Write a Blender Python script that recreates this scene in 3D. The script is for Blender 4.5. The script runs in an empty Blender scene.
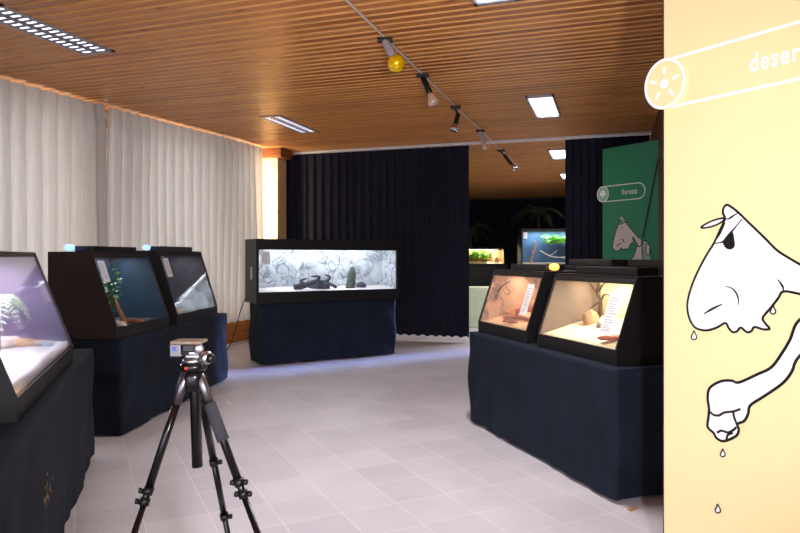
import bpy, bmesh, math, random
from mathutils import Vector, Matrix, noise
from mathutils.geometry import tessellate_polygon
random.seed(7)
PI = math.pi
C = bpy.context.scene.collection
scene = bpy.context.scene

# ------------------------------------------------------------------ room / camera frame
EYE = 1.5
FOC = 640.0                      # focal length in pixels of the 800 px wide frame
HOR = 257.0                      # row of the horizon
YAW = math.radians(18.33)
RX, RY = math.cos(YAW), math.sin(YAW)       # camera right, in room axes
FX, FY = -math.sin(YAW), math.cos(YAW)      # camera forward, in room axes

def W(x, d, z=0.0):
    """metres right of / ahead of the standpoint -> room coordinates"""
    return Vector((x * RX + d * FX, x * RY + d * FY, z))

def heading(nx, nd):
    """rotation about z that turns local +y to the ground direction (nx right, nd ahead)"""
    v = W(nx, nd)
    return math.atan2(v.y, v.x) - PI / 2

# ------------------------------------------------------------------ materials
def new_mat(name):
    m = bpy.data.materials.new(name); m.use_nodes = True
    nt = m.node_tree
    return m, nt, nt.nodes['Principled BSDF']

def lin(c):
    return tuple(((v / 255) / 12.92 if v / 255 <= .04045 else ((v / 255 + .055) / 1.055) ** 2.4) for v in c) + (1,)

def mat(name, col, rough=.6, metal=0.0, var=.12, scale=8, bump=0.0, bscale=60, spec=.5, stretch=(1, 1, 1), sheen=0):
    m, nt, b = new_mat(name)
    c = lin(col)
    tc = nt.nodes.new('ShaderNodeTexCoord'); mp = nt.nodes.new('ShaderNodeMapping')
    mp.inputs['Scale'].default_value = stretch
    nz = nt.nodes.new('ShaderNodeTexNoise'); nz.inputs['Scale'].default_value = scale; nz.inputs['Detail'].default_value = 5
    rp = nt.nodes.new('ShaderNodeValToRGB')
    rp.color_ramp.elements[0].position = .3; rp.color_ramp.elements[1].position = .7
    rp.color_ramp.elements[0].color = tuple(v * (1 - var) for v in c[:3]) + (1,)
    rp.color_ramp.elements[1].color = tuple(min(1, v * (1 + var)) for v in c[:3]) + (1,)
    L = nt.links.new
    L(tc.outputs['Object'], mp.inputs['Vector']); L(mp.outputs['Vector'], nz.inputs['Vector'])
    L(nz.outputs['Fac'], rp.inputs['Fac']); L(rp.outputs['Color'], b.inputs['Base Color'])
    b.inputs['Roughness'].default_value = rough; b.inputs['Metallic'].default_value = metal
    b.inputs['Specular IOR Level'].default_value = spec
    if sheen:
        b.inputs['Sheen Weight'].default_value = sheen; b.inputs['Sheen Roughness'].default_value = .5
    if bump:
        n2 = nt.nodes.new('ShaderNodeTexNoise'); n2.inputs['Scale'].default_value = bscale; n2.inputs['Detail'].default_value = 4
        bp = nt.nodes.new('ShaderNodeBump'); bp.inputs['Strength'].default_value = bump; bp.inputs['Distance'].default_value = .02
        L(mp.outputs['Vector'], n2.inputs['Vector']); L(n2.outputs['Fac'], bp.inputs['Height']); L(bp.outputs['Normal'], b.inputs['Normal'])
    return m

def emit(name, col, strength):
    m, nt, b = new_mat(name)
    b.inputs['Base Color'].default_value = lin(col)
    b.inputs['Emission Color'].default_value = lin(col); b.inputs['Emission Strength'].default_value = strength
    return m

def glass_mat(name, tint=(255, 255, 255), mult=1.6, rough=.07):
    m = bpy.data.materials.new(name); m.use_nodes = True
    nt = m.node_tree; nt.nodes.clear(); L = nt.links.new
    out = nt.nodes.new('ShaderNodeOutputMaterial'); mx = nt.nodes.new('ShaderNodeMixShader')
    tr = nt.nodes.new('ShaderNodeBsdfTransparent'); gl = nt.nodes.new('ShaderNodeBsdfGlossy')
    fr = nt.nodes.new('ShaderNodeLayerWeight'); fr.inputs['Blend'].default_value = .5
    pw = nt.nodes.new('ShaderNodeMath'); pw.operation = 'POWER'; pw.inputs[1].default_value = 4.5
    mu = nt.nodes.new('ShaderNodeMath'); mu.operation = 'MULTIPLY_ADD'; mu.inputs[1].default_value = .9; mu.inputs[2].default_value = .042 * mult; mu.use_clamp = True
    tr.inputs['Color'].default_value = lin(tint); gl.inputs['Roughness'].default_value = rough
    L(fr.outputs['Facing'], pw.inputs[0]); L(pw.outputs[0], mu.inputs[0]); L(mu.outputs[0], mx.inputs['Fac'])
    L(tr.outputs[0], mx.inputs[1]); L(gl.outputs[0], mx.inputs[2]); L(mx.outputs[0], out.inputs['Surface'])
    return m

def wood_ceiling_mat():
    m, nt, b = new_mat('varnished_pine_boards'); L = nt.links.new
    tc = nt.nodes.new('ShaderNodeTexCoord'); sep = nt.nodes.new('ShaderNodeSeparateXYZ')
    L(tc.outputs['Object'], sep.inputs[0])
    def math_(op, a, bb=None):
        n = nt.nodes.new('ShaderNodeMath'); n.operation = op
        for i, v in enumerate((a, bb)):
            if v is None: continue
            if isinstance(v, (int, float)): n.inputs[i].default_value = v
            else: L(v, n.inputs[i])
        return n.outputs[0]
    row = math_('FLOOR', math_('DIVIDE', sep.outputs['Y'], .12))
    brd = math_('FLOOR', math_('DIVIDE', math_('ADD', sep.outputs['X'], math_('MULTIPLY', math_('MODULO', row, 3), 1.37)), 4.2))
    wn = nt.nodes.new('ShaderNodeTexWhiteNoise'); wn.noise_dimensions = '2D'
    cb = nt.nodes.new('ShaderNodeCombineXYZ'); L(row, cb.inputs[0]); L(brd, cb.inputs[1]); L(cb.outputs[0], wn.inputs['Vector'])
    mp = nt.nodes.new('ShaderNodeMapping'); mp.inputs['Scale'].default_value = (1.2, 22, 22); L(tc.outputs['Object'], mp.inputs['Vector'])
    gr = nt.nodes.new('ShaderNodeTexNoise'); gr.inputs['Scale'].default_value = 2.2; gr.inputs['Detail'].default_value = 6; L(mp.outputs[0], gr.inputs['Vector'])
    mp2 = nt.nodes.new('ShaderNodeMapping'); mp2.inputs['Scale'].default_value = (2.0, 8.3, 8.3); L(tc.outputs['Object'], mp2.inputs['Vector'])
    vo = nt.nodes.new('ShaderNodeTexVoronoi'); vo.inputs['Scale'].default_value = 1.0; L(mp2.outputs[0], vo.inputs['Vector'])
    kn = nt.nodes.new('ShaderNodeMapRange'); kn.inputs['From Min'].default_value = .05; kn.inputs['From Max'].default_value = .16
    L(vo.outputs['Distance'], kn.inputs['Value'])
    rp = nt.nodes.new('ShaderNodeValToRGB')
    e = rp.color_ramp.elements; e[0].position = .25; e[0].color = lin((170, 95, 38)); e[1].position = .75; e[1].color = lin((214, 138, 66))
    f = math_('ADD', math_('MULTIPLY', gr.outputs['Fac'], .55), math_('MULTIPLY', wn.outputs['Value'], .45))
    L(f, rp.inputs['Fac'])
    mx = nt.nodes.new('ShaderNodeMix'); mx.data_type = 'RGBA'
    mx.inputs['A'].default_value = lin((104, 56, 26)); L(rp.outputs['Color'], mx.inputs['B']); L(kn.outputs['Result'], mx.inputs['Factor'])
    L(mx.outputs['Result'], b.inputs['Base Color'])
    b.inputs['Roughness'].default_value = .38; b.inputs['Specular IOR Level'].default_value = .5
    return m

def tile_mat():
    m, nt, b = new_mat('grey_floor_tiles'); L = nt.links.new
    tc = nt.nodes.new('ShaderNodeTexCoord'); mp = nt.nodes.new('ShaderNodeMapping')
    mp.vector_type = 'TEXTURE'
    mp.inputs['Location'].default_value = (-1.003, 4.44, 0); mp.inputs['Rotation'].default_value = (0, 0, PI / 4)
    L(tc.outputs['Object'], mp.inputs['Vector'])
    br = nt.nodes.new('ShaderNodeTexBrick'); br.offset = 0; br.squash = 1
    br.inputs['Scale'].default_value = 1; br.inputs['Brick Width'].default_value = .35; br.inputs['Row Height'].default_value = .35
    br.inputs['Mortar Size'].default_value = .0035; br.inputs['Mortar Smooth'].default_value = .3; br.inputs['Bias'].default_value = -.1
    br.inputs['Color1'].default_value = lin((194, 189, 198)); br.inputs['Color2'].default_value = lin((206, 201, 209))
    br.inputs['Mortar'].default_value = lin((226, 219, 220))
    L(mp.outputs[0], br.inputs['Vector'])
    nz = nt.nodes.new('ShaderNodeTexNoise'); nz.inputs['Scale'].default_value = 2.2; nz.inputs['Detail'].default_value = 7; L(tc.outputs['Object'], nz.inputs['Vector'])
    mx = nt.nodes.new('ShaderNodeMix'); mx.data_type = 'RGBA'; mx.blend_type = 'MULTIPLY'; mx.inputs['Factor'].default_value = .3
    L(br.outputs['Color'], mx.inputs['A']); L(nz.outputs['Fac'], mx.inputs['B'])
    gm = nt.nodes.new('ShaderNodeGamma'); gm.inputs['Gamma'].default_value = .9; L(mx.outputs['Result'], gm.inputs['Color'])
    L(gm.outputs[0], b.inputs['Base Color'])
    rr = nt.nodes.new('ShaderNodeMapRange'); rr.inputs['To Min'].default_value = .3; rr.inputs['To Max'].default_value = .5
    L(nz.outputs['Fac'], rr.inputs['Value']); L(rr.outputs[0], b.inputs['Roughness'])
    bp = nt.nodes.new('ShaderNodeBump'); bp.inputs['Strength'].default_value = .25; bp.inputs['Distance'].default_value = .004; bp.invert = True
    L(br.outputs['Fac'], bp.inputs['Height']); L(bp.outputs[0], b.inputs['Normal'])
    return m

def curtain_mat(name, col, transl, rough=.9):
    m = bpy.data.materials.new(name); m.use_nodes = True
    nt = m.node_tree; nt.nodes.clear(); L = nt.links.new
    out = nt.nodes.new('ShaderNodeOutputMaterial')
    tc = nt.nodes.new('ShaderNodeTexCoord'); mp = nt.nodes.new('ShaderNodeMapping'); mp.inputs['Scale'].default_value = (30, 30, 2)
    nz = nt.nodes.new('ShaderNodeTexNoise'); nz.inputs['Scale'].default_value = 1.5; nz.inputs['Detail'].default_value = 5
    rp = nt.nodes.new('ShaderNodeValToRGB'); c = lin(col)
    rp.color_ramp.elements[0].color = tuple(v * .86 for v in c[:3]) + (1,); rp.color_ramp.elements[1].color = tuple(min(1, v * 1.1) for v in c[:3]) + (1,)
    L(tc.outputs['Object'], mp.inputs['Vector']); L(mp.outputs[0], nz.inputs['Vector']); L(nz.outputs['Fac'], rp.inputs['Fac'])
    df = nt.nodes.new('ShaderNodeBsdfDiffuse'); L(rp.outputs['Color'], df.inputs['Color'])
    if transl:
        tl = nt.nodes.new('ShaderNodeBsdfTranslucent'); L(rp.outputs['Color'], tl.inputs['Color'])
        mx = nt.nodes.new('ShaderNodeMixShader'); mx.inputs['Fac'].default_value = transl
        L(df.outputs[0], mx.inputs[1]); L(tl.outputs[0], mx.inputs[2]); L(mx.outputs[0], out.inputs['Surface'])
    else:
        L(df.outputs[0], out.inputs['Surface'])
    return m

def rock_backdrop_mat(name, pale, dark, crack, scale=3.0):
    m, nt, b = new_mat(name); L = nt.links.new
    tc = nt.nodes.new('ShaderNodeTexCoord')
    nz = nt.nodes.new('ShaderNodeTexNoise'); nz.inputs['Scale'].default_value = scale; nz.inputs['Detail'].default_value = 8; nz.inputs['Distortion'].default_value = 1.2
    L(tc.outputs['Object'], nz.inputs['Vector'])
    rp = nt.nodes.new('ShaderNodeValToRGB'); e = rp.color_ramp.elements
    e[0].position = .3; e[0].color = lin(dark); e[1].position = .6; e[1].color = lin(pale)
    L(nz.outputs['Fac'], rp.inputs['Fac'])
    n2 = nt.nodes.new('ShaderNodeTexNoise'); n2.inputs['Scale'].default_value = scale * 1.1; n2.inputs['Detail'].default_value = 5; n2.inputs['Distortion'].default_value = .8
    L(tc.outputs['Object'], n2.inputs['Vector'])
    sb = nt.nodes.new('ShaderNodeMath'); sb.operation = 'SUBTRACT'; sb.inputs[1].default_value = .5; L(n2.outputs['Fac'], sb.inputs[0])
    vo = nt.nodes.new('ShaderNodeMath'); vo.operation = 'ABSOLUTE'; L(sb.outputs[0], vo.inputs[0])
    cr = nt.nodes.new('ShaderNodeMapRange'); cr.inputs['From Min'].default_value = .0; cr.inputs['From Max'].default_value = .035
    L(vo.outputs[0], cr.inputs['Value'])
    mx = nt.nodes.new('ShaderNodeMix'); mx.data_type = 'RGBA'; mx.inputs['A'].default_value = lin(crack)
    L(rp.outputs['Color'], mx.inputs['B']); L(cr.outputs[0], mx.inputs['Factor']); L(mx.outputs['Result'], b.inputs['Base Color'])
    b.inputs['Roughness'].default_value = .85
    bp = nt.nodes.new('ShaderNodeBump'); bp.inputs['Strength'].default_value = .6; bp.inputs['Distance'].default_value = .03
    L(nz.outputs['Fac'], bp.inputs['Height']); L(bp.outputs[0], b.inputs['Normal'])
    return m

def cloth_mat():
    m = mat('black_cotton_cloth', (20, 28, 41), .8, var=.3, scale=3, bump=.12, bscale=240, spec=.2)
    return m

M = dict(
    ceil=wood_ceiling_mat(),
    ceil_back=mat('dark_ceiling_void', (52, 30, 14), .9),
    ceil_edge=mat('flash_lit_board_edge', (222, 164, 98), .6, var=.15, scale=2, stretch=(1, 20, 20)),
    tile=tile_mat(),
    plaster=mat('off_white_plaster', (196, 190, 182), .9, bump=.05),
    wood=mat('honey_stained_wood', (186, 116, 44), .45, var=.25, scale=3, stretch=(2, 2, 14)),
    wood_dark=mat('brown_wood_wall', (92, 50, 26), .5, var=.3, scale=3, stretch=(14, 14, 1)),
    pillar=mat('cream_painted_pillar', (240, 200, 148), .7),
    beam=mat('dark_stained_beam', (128, 72, 26), .5, var=.25, scale=4, stretch=(1, 12, 12)),
    white=mat('white_enamel', (226, 224, 222), .45, var=.03),
    grey_metal=mat('grey_enamel', (164, 160, 166), .4, var=.04),
    louvre_metal=mat('dull_grey_louvre', (120, 114, 122), .5, var=.04),
    alu=mat('brushed_aluminium', (205, 205, 210), .3, 1.0, var=.06),
    cork=mat('tan_cork_plate', (136, 118, 104), .8, var=.2, scale=60),
    dark_alu=mat('dull_cast_aluminium', (120, 118, 124), .35, 1.0, var=.1),
    chrome=mat('chrome', (220, 220, 225), .12, 1.0, var=.02),
    black_metal=mat('black_anodised_metal', (9, 9, 12), .25, .0, var=.1),
    black_plastic=mat('black_plastic', (12, 12, 14), .4, var=.1),
    foam=mat('grey_foam_grip', (58, 58, 64), .95, var=.1, bump=.3, bscale=300),
    tank=mat('black_painted_board', (13, 11, 13), .5, var=.3, scale=6, bump=.05, bscale=120, spec=.4),
    tank_brown=mat('dark_brown_painted_board', (38, 26, 24), .6, var=.2, scale=9, bump=.05, bscale=150, spec=.35),
    cloth=cloth_mat(),
    black_curtain=curtain_mat('navy_black_curtain_cloth', (40, 40, 52), 0),
    pale_curtain=curtain_mat('pale_linen_curtain_cloth', (210, 206, 203), .22),
    glass=glass_mat('clear_tank_glass'),
    winglass=glass_mat('window_glass', mult=.6),
    frosted=curtain_mat('frosted_window_glass', (235, 238, 240), .5),
    card=curtain_mat('white_paper_card', (240, 238, 240), .4),
    ink=mat('grey_print', (172, 172, 182), .7, var=.05),
    white_sand=mat('white_sand', (236, 230, 232), .95, var=.06, scale=90, bump=.4, bscale=150),
    cream_sand=mat('cream_sand', (236, 214, 172), .95, var=.1, scale=90, bump=.4, bscale=150),
    orange_sand=mat('orange_sand', (214, 158, 112), .95, var=.12, scale=80, bump=.4, bscale=150),
    grey_sand=mat('grey_gravel', (150, 140, 134), .95, var=.3, scale=120, bump=.5, bscale=150),
    dark_gravel=mat('dark_blue_gravel', (70, 76, 84), .95, var=.3, scale=120, bump=.5, bscale=150),
    tan_rock=mat('tan_rock', (190, 146, 104), .85, var=.3, scale=7, bump=.5, bscale=18),
    orange_rock=mat('orange_brown_rock', (176, 108, 66), .85, var=.35, scale=9, bump=.6, bscale=18),
    pink_rock=mat('pinkish_pebble', (200, 186, 174), .8, var=.2, scale=7, bump=.3, bscale=18),
    red_rock=mat('reddish_stone', (146, 74, 54), .8, var=.3, scale=9, bump=.4, bscale=18),
    blue_rock=mat('blue_grey_rock', (150, 164, 178), .8, var=.3, scale=7, bump=.6, bscale=16),
    bark=mat('dark_driftwood', (74, 56, 46), .85, var=.35, scale=12, bump=.6, bscale=30),
    palebark=mat('pale_driftwood', (176, 128, 84), .85, var=.3, scale=12, bump=.5, bscale=30),
    greyroot=mat('grey_driftwood', (84, 88, 104), .85, var=.3, scale=12, bump=.6, bscale=30),
    leaf=mat('mid_green_leaf', (70, 134, 50), .5, var=.3, scale=14),
    fern=mat('pale_green_fern', (202, 222, 194), .6, var=.2, scale=14),
    darkleaf=mat('dark_green_leaf', (60, 88, 48), .6, var=.3, scale=10),
    lime=mat('lime_green_leaf', (150, 212, 70), .5, var=.25, scale=12),
    cactus=mat('grey_green_stump', (98, 108, 104), .85, var=.25, scale=20, bump=.5, bscale=40),
    terracotta=mat('terracotta_pot', (120, 64, 42), .8, var=.15),
    soil=mat('dark_soil', (40, 30, 24), .95, var=.3, bump=.5),
    bd_white=rock_backdrop_mat('white_rock_backdrop', (214, 222, 228), (160, 172, 186), (116, 122, 132), 4.6),
    bd_orange=rock_backdrop_mat('orange_rock_backdrop', (198, 150, 112), (156, 110, 82), (110, 80, 66), 2.6),
    bd_cream=rock_backdrop_mat('cream_rock_backdrop', (238, 216, 160), (206, 176, 118), (150, 122, 80), 2.0),
    bd_grey=mat('taupe_side_board', (124, 104, 84), .6, var=.12, scale=3),
    bd_lilac=mat('lilac_grey_board', (104, 92, 118), .6, var=.2, scale=4),
    bd_blue=mat('deep_blue_board', (26, 50, 74), .6, var=.2, scale=4),
    bd_slate=mat('slate_grey_board', (66, 66, 78), .6, var=.2, scale=4),
    bd_steel=mat('steel_blue_board', (56, 88, 124), .6, var=.2, scale=4),
    bd_brown=mat('brown_board', (150, 110, 66), .6, var=.2, scale=4),
    pale_green_lit=mat('pale_green_lit_surface', (206, 220, 190), .5, var=.05),
    yellow=mat('yellow_panel_print', (246, 223, 168), .42, var=.01, spec=.45),
    green=mat('green_panel_print', (24, 138, 98), .32, var=.02, spec=.5),
    print_white=mat('white_print', (244, 244, 244), .3, var=.01),
    print_black=mat('black_print', (14, 14, 16), .4, var=.05),
    print_grey=mat('warm_grey_print', (214, 206, 202), .4, var=.02),
    print_mint=mat('mint_print', (140, 186, 160), .4, var=.03),
    print_disc=mat('pale_green_print', (140, 196, 160), .35, var=.03),
    panel_edge=mat('dark_panel_edge', (58, 46, 36), .6),
    tube=emit('cool_white_tube', (226, 232, 255), 4),
    diffuser=emit('lit_white_diffuser', (255, 252, 248), 2.2),
    louvre_glow=emit('cool_white_reflector', (226, 232, 250), 2.2),
    blue_glow=emit('blue_white_lamp_end', (130, 170, 255), 2.2),
    amber_glow=emit('amber_lamp_end', (255, 176, 80), 2.5),
    yellow_bulb=mat('yellow_mirrored_bulb', (250, 208, 10), .15, .35, var=.05),
    pearl_bulb=mat('pearl_reflector_bulb', (226, 196, 172), .3, .2, var=.05),
    red_dot=mat('red_plastic', (190, 40, 34), .4),
    blue_label=mat('blue_label', (70, 90, 190), .4),
)

def stained_cloth():
    m = cloth_mat(); m.name = 'black_cotton_cloth_with_tan_specks'
    nt = m.node_tree; L = nt.links.new; b = nt.nodes['Principled BSDF']
    src = b.inputs['Base Color'].links[0].from_socket
    tc = nt.nodes.new('ShaderNodeTexCoord'); mp = nt.nodes.new('ShaderNodeMapping')
    mp.vector_type = 'TEXTURE'; mp.inputs['Location'].default_value = STAIN; mp.inputs['Scale'].default_value = (.13, .6, .075)
    L(tc.outputs['Object'], mp.inputs['Vector'])
    ln = nt.nodes.new('ShaderNodeVectorMath'); ln.operation = 'LENGTH'; L(mp.outputs[0], ln.inputs[0])
    lt = nt.nodes.new('ShaderNodeMath'); lt.operation = 'LESS_THAN'; lt.inputs[1].default_value = 1; L(ln.outputs['Value'], lt.inputs[0])
    nz = nt.nodes.new('ShaderNodeTexNoise'); nz.inputs['Scale'].default_value = 24; nz.inputs['Detail'].default_value = 3; L(tc.outputs['Object'], nz.inputs['Vector'])
    gt = nt.nodes.new('ShaderNodeMath'); gt.operation = 'GREATER_THAN'; gt.inputs[1].default_value = .60; L(nz.outputs['Fac'], gt.inputs[0])
    mu = nt.nodes.new('ShaderNodeMath'); mu.operation = 'MULTIPLY'; L(lt.outputs[0], mu.inputs[0]); L(gt.outputs[0], mu.inputs[1])
    mx = nt.nodes.new('ShaderNodeMix'); mx.data_type = 'RGBA'; L(mu.outputs[0], mx.inputs['Factor']); L(src, mx.inputs['A'])
    mx.inputs['B'].default_value = lin((170, 130, 90)); L(mx.outputs['Result'], b.inputs['Base Color'])
    return m

# ------------------------------------------------------------------ mesh building
class MB:
    def __init__(self): self.v = []; self.f = []
    def add(self, vs, fs):
        o = len(self.v); self.v += [tuple(p) for p in vs]; self.f += [tuple(i + o for i in f) for f in fs]; return self
    def box(self, lo, hi, mtx=None):
        (a, b, c), (d, e, f) = lo, hi
        vs = [Vector(p) for p in ((a, b, c), (d, b, c), (d, e, c), (a, e, c), (a, b, f), (d, b, f), (d, e, f), (a, e, f))]
        if mtx: vs = [mtx @ p for p in vs]
        return self.add(vs, [(0, 3, 2, 1), (4, 5, 6, 7), (0, 1, 5, 4), (1, 2, 6, 5), (2, 3, 7, 6), (3, 0, 4, 7)])
    def prism_x(self, prof, x0, x1):
        """profile of (y, z) points, extruded along x"""
        n = len(prof)
        vs = [(x0, y, z) for y, z in prof] + [(x1, y, z) for y, z in prof]
        fs = [tuple(range(n)), tuple(range(2 * n - 1, n - 1, -1))]
        fs += [(i, i + n, (i + 1) % n + n, (i + 1) % n) for i in range(n)]
        return self.add(vs, fs)
    def tube(self, pts, rad, n=10, cap=True):
        pts = [Vector(p) for p in pts]; m = len(pts)
        if not isinstance(rad, (list, tuple)): rad = [rad] * m
        vs = []; fs = []; ref = None
        for i, p in enumerate(pts):
            t = (pts[min(i + 1, m - 1)] - pts[max(i - 1, 0)]).normalized()
            if ref is None: ref = Vector((0, 0, 1)) if abs(t.z) < .9 else Vector((1, 0, 0))
            a = t.cross(ref); a = a.normalized() if a.length > 1e-5 else Vector((1, 0, 0))
            b = t.cross(a).normalized(); ref = a.cross(t) if False else ref
            for k in range(n):
                q = 2 * PI * k / n
                vs.append(p + (a * math.cos(q) + b * math.sin(q)) * rad[i])
        for i in range(m - 1):
            for k in range(n):
                k2 = (k + 1) % n
                fs.append((i * n + k, i * n + k2, (i + 1) * n + k2, (i + 1) * n + k))
        if cap:
            fs.append(tuple(range(n - 1, -1, -1))); fs.append(tuple((m - 1) * n + k for k in range(n)))
        return self.add(vs, fs)
    def lathe(self, prof, mtx=None, n=20):
        """(radius, z) rings about z"""
        vs = []; fs = []; m = len(prof)
        for r, z in prof:
            for k in range(n):
                q = 2 * PI * k / n; p = Vector((r * math.cos(q), r * math.sin(q), z))
                vs.append(mtx @ p if mtx else p)
        for i in range(m - 1):
            for k in range(n):
                k2 = (k + 1) % n; fs.append((i * n + k, i * n + k2, (i + 1) * n + k2, (i + 1) * n + k))
        fs.append(tuple(range(n - 1, -1, -1))); fs.append(tuple((m - 1) * n + k for k in range(n)))
        return self.add(vs, fs)
    def build(self, name, m, parent=None, smooth=False, bevel=0, loc=None, rotz=0):
        me = bpy.data.meshes.new(name); me.from_pydata(self.v, [], self.f); me.update()
        bm = bmesh.new(); bm.from_mesh(me); bmesh.ops.recalc_face_normals(bm, faces=bm.faces[:]); bm.to_mesh(me); bm.free()
        if smooth:
            for p in me.polygons: p.use_smooth = True
        me.materials.append(m)
        o = bpy.data.objects.new(name, me); C.objects.link(o)
        if parent: o.parent = parent
        if loc is not None: o.location = loc; o.rotation_euler = (0, 0, rotz)
        if bevel:
            b = o.modifiers.new('bevel', 'BEVEL'); b.width = bevel; b.segments = 2; b.limit_method = 'ANGLE'
        return o

def thing(name, label, cat, loc=(0, 0, 0), rotz=0, group=None):
    o = bpy.data.objects.new(name, None); C.objects.link(o)
    o.location = loc; o.rotation_euler = (0, 0, rotz); o.empty_display_size = .1
    return tag(o, label, cat, group)
def tag(o, label, cat, group=None):
    o['label'] = label; o['category'] = cat
    if group: o['group'] = group
    return o
def struct(o):
    o['kind'] = 'structure'; return o

def spline(pts, closed=False, n=5):
    """Catmull-Rom through the points"""
    P = [Vector(p) for p in pts]; N = len(P); out = []
    segs = N if closed else N - 1
    for i in range(segs):
        if closed: p0, p1, p2, p3 = P[i - 1], P[i], P[(i + 1) % N], P[(i + 2) % N]
        else: p0, p1, p2, p3 = P[max(i - 1, 0)], P[i], P[i + 1], P[min(i + 2, N - 1)]
        for k in range(n):
            t = k / n
            out.append(.5 * ((2 * p1) + (p2 - p0) * t + (2 * p0 - 5 * p1 + 4 * p2 - p3) * t * t + (3 * p1 - p0 - 3 * p2 + p3) * t ** 3))
    if not closed: out.append(P[-1])
    return out

# ------------------------------------------------------------------ room shell
X0, X1, Y0, Y1, H = -7.4, 6.2, -3.2, 21.9, 3.5
struct(MB().box((X0, Y0, -.12), (X1, Y1 + .3, 0)).build('floor', M['tile']))
mb = MB()
mb.box((X0, Y0, H + .035), (X1, Y1 + .3, H + .12))
ceil_back = mb.build('ceiling', M['ceil_back']); struct(ceil_back)
mb = MB(); y = Y0
k = 0
while y < Y1:
    w = .093
    mb.prism_x([(y, H + .011), (y + .011, H), (y + w - .005, H), (y + w, H + .005), (y + w, H + .036), (y, H + .036)], X0, X1)
    y += .12; k += 1
boards = mb.build('ceiling_boards', M['ceil']); struct(boards); boards.parent = ceil_back
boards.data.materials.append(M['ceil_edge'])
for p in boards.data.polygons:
    if p.normal.y < -.5: p.material_index = 1          # flash highlight painted into the colour of each board's viewer-facing edge

# left window wall, a few degrees off the boards' normal: local y runs along it
WL = Matrix.Translation((-6.4, 5.4, 0)) @ Matrix.Rotation(-math.atan(.087), 4, 'Z')
def wl(x, y, z): return WL @ Vector((x, y, z))
def wlbox(mb, lo, hi): return mb.box(lo, hi, WL)
mb = MB()
wlbox(mb, (-.5, -8.7, 0), (-.34, -2.7, H)); wlbox(mb, (-.5, -2.7, 0), (-.34, 16.6, .44)); wlbox(mb, (-.5, -2.7, 3.34), (-.34, 16.6, H))
wlbox(mb, (-.5, 6.3, .44), (-.34, 16.6, 3.34))
wall_left = struct(mb.build('wall_left', M['plaster']))
mb = MB(); wlbox(mb, (-.34, -2.2, .03), (-.075, 5.2, .43))
struct(mb.build('trim_1', M['wood'])); bpy.data.objects['trim_1']['kind'] = 'structure'
mb = MB(); wlbox(mb, (-.075, -2.2, 0), (-.055, 5.15, .035)); struct(mb.build('baseboard_left', M['white']))
edges = [-2.7, -.62, 1.2, 3.6, 6.3]
for i in range(4):
    a, b = edges[i], edges[i + 1]
    mb = MB(); t = .04
    wlbox(mb, (-.46, a, .44), (-.38, a + t, 3.34)); wlbox(mb, (-.46, b - t, .44), (-.38, b, 3.34))
    wlbox(mb, (-.46, a + t, .44), (-.38, b - t, .44 + t)); wlbox(mb, (-.46, a + t, 3.34 - t), (-.38, b - t, 3.34))
    fr = struct(mb.build('window_%d' % (i + 1), M['wood']))
    mb = MB(); wlbox(mb, (-.423, a + t, .44 + t), (-.417, b - t, 3.34 - t)); pane = mb.build('pane', M['frosted'], fr)
mb = MB(); wlbox(mb, (-.36, 1.16, .44), (-.12, 1.46, 3.34)); struct(mb.build('trim_2', M['wood']))

struct(MB().box((X0, Y0 - .15, 0), (-3.2, Y0, H)).box((3.0, Y0 - .15, 0), (X1, Y0, H)).box((-3.2, Y0 - .15, 2.7), (3.0, Y0, H)).build('wall_back', M['plaster']))
struct(MB().box((X1, Y0, 0), (X1 + .15, Y1, H)).build('wall_right', M['wood_dark']))
struct(MB().box((X0, Y1, 0), (X1, Y1 + .15, H)).build('wall_far', M['tank']))
struct(MB().box((.6, 8.1, 0), (.86, 11.3, H)).build('wall_pier', M['wood_dark'], bevel=.004))
# pillar and beam in the corner, lit by the window behind the curtain's end
pil = struct(MB().box((-6.2, 10.5, 0), (-5.86, 10.84, 3.33)).build('pillar', M['pillar'], bevel=.006))
struct(MB().box((-6.3, 10.42, 3.33), (-5.74, 10.84, 3.498)).build('beam', M['beam'], bevel=.01))

# ------------------------------------------------------------------ curtains
def curtain(name, p0, p1, z0, z1, m, label, group, amp=.04, lam=.17, seed=0, flare=0.0, parent=None):
    p0 = Vector(p0); p1 = Vector(p1); L = (p1 - p0).length; u = (p1 - p0).normalized(); nrm = Vector((-u.y, u.x, 0))
    n = int(L / .014); rows = 12
    vs = []; fs = []
    for r in range(rows + 1):
        h = r / rows; z = z0 + (z1 - z0) * h
        for i in range(n + 1):
            s = L * i / n
            ph = s / lam * 2 * PI + 2.2 * noise.noise(Vector((s * 1.3, seed, 0))) + .35 * noise.noise(Vector((s * 1.5, seed + 3, z * .5)))
            a = amp * (.55 + .75 * abs(noise.noise(Vector((s * 1.1, seed + 9, z * .25))))) * (1 - .45 * max(0, h - .93) / .07)
            off = a * math.sin(ph) + .35 * a * math.sin(2 * ph + 1) + .03 * noise.noise(Vector((s * .7, seed + 5, z * .4)))
            dz = .012 * math.sin(ph + .5) if r == 0 else 0
            fl = flare * (1 - h) ** 1.6 * max(0, (i / n - .75) / .25) if flare else 0
            vs.append(p0 + u * (s + fl) + nrm * off + Vector((0, 0, z + dz - p0.z)))
    for r in range(rows):
        for i in range(n):
            a = r * (n + 1) + i; fs.append((a, a + 1, a + n + 2, a + n + 1))
    o = MB().add(vs, fs).build(name, m, smooth=True)
    return tag(o, label, 'curtain', group)

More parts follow.
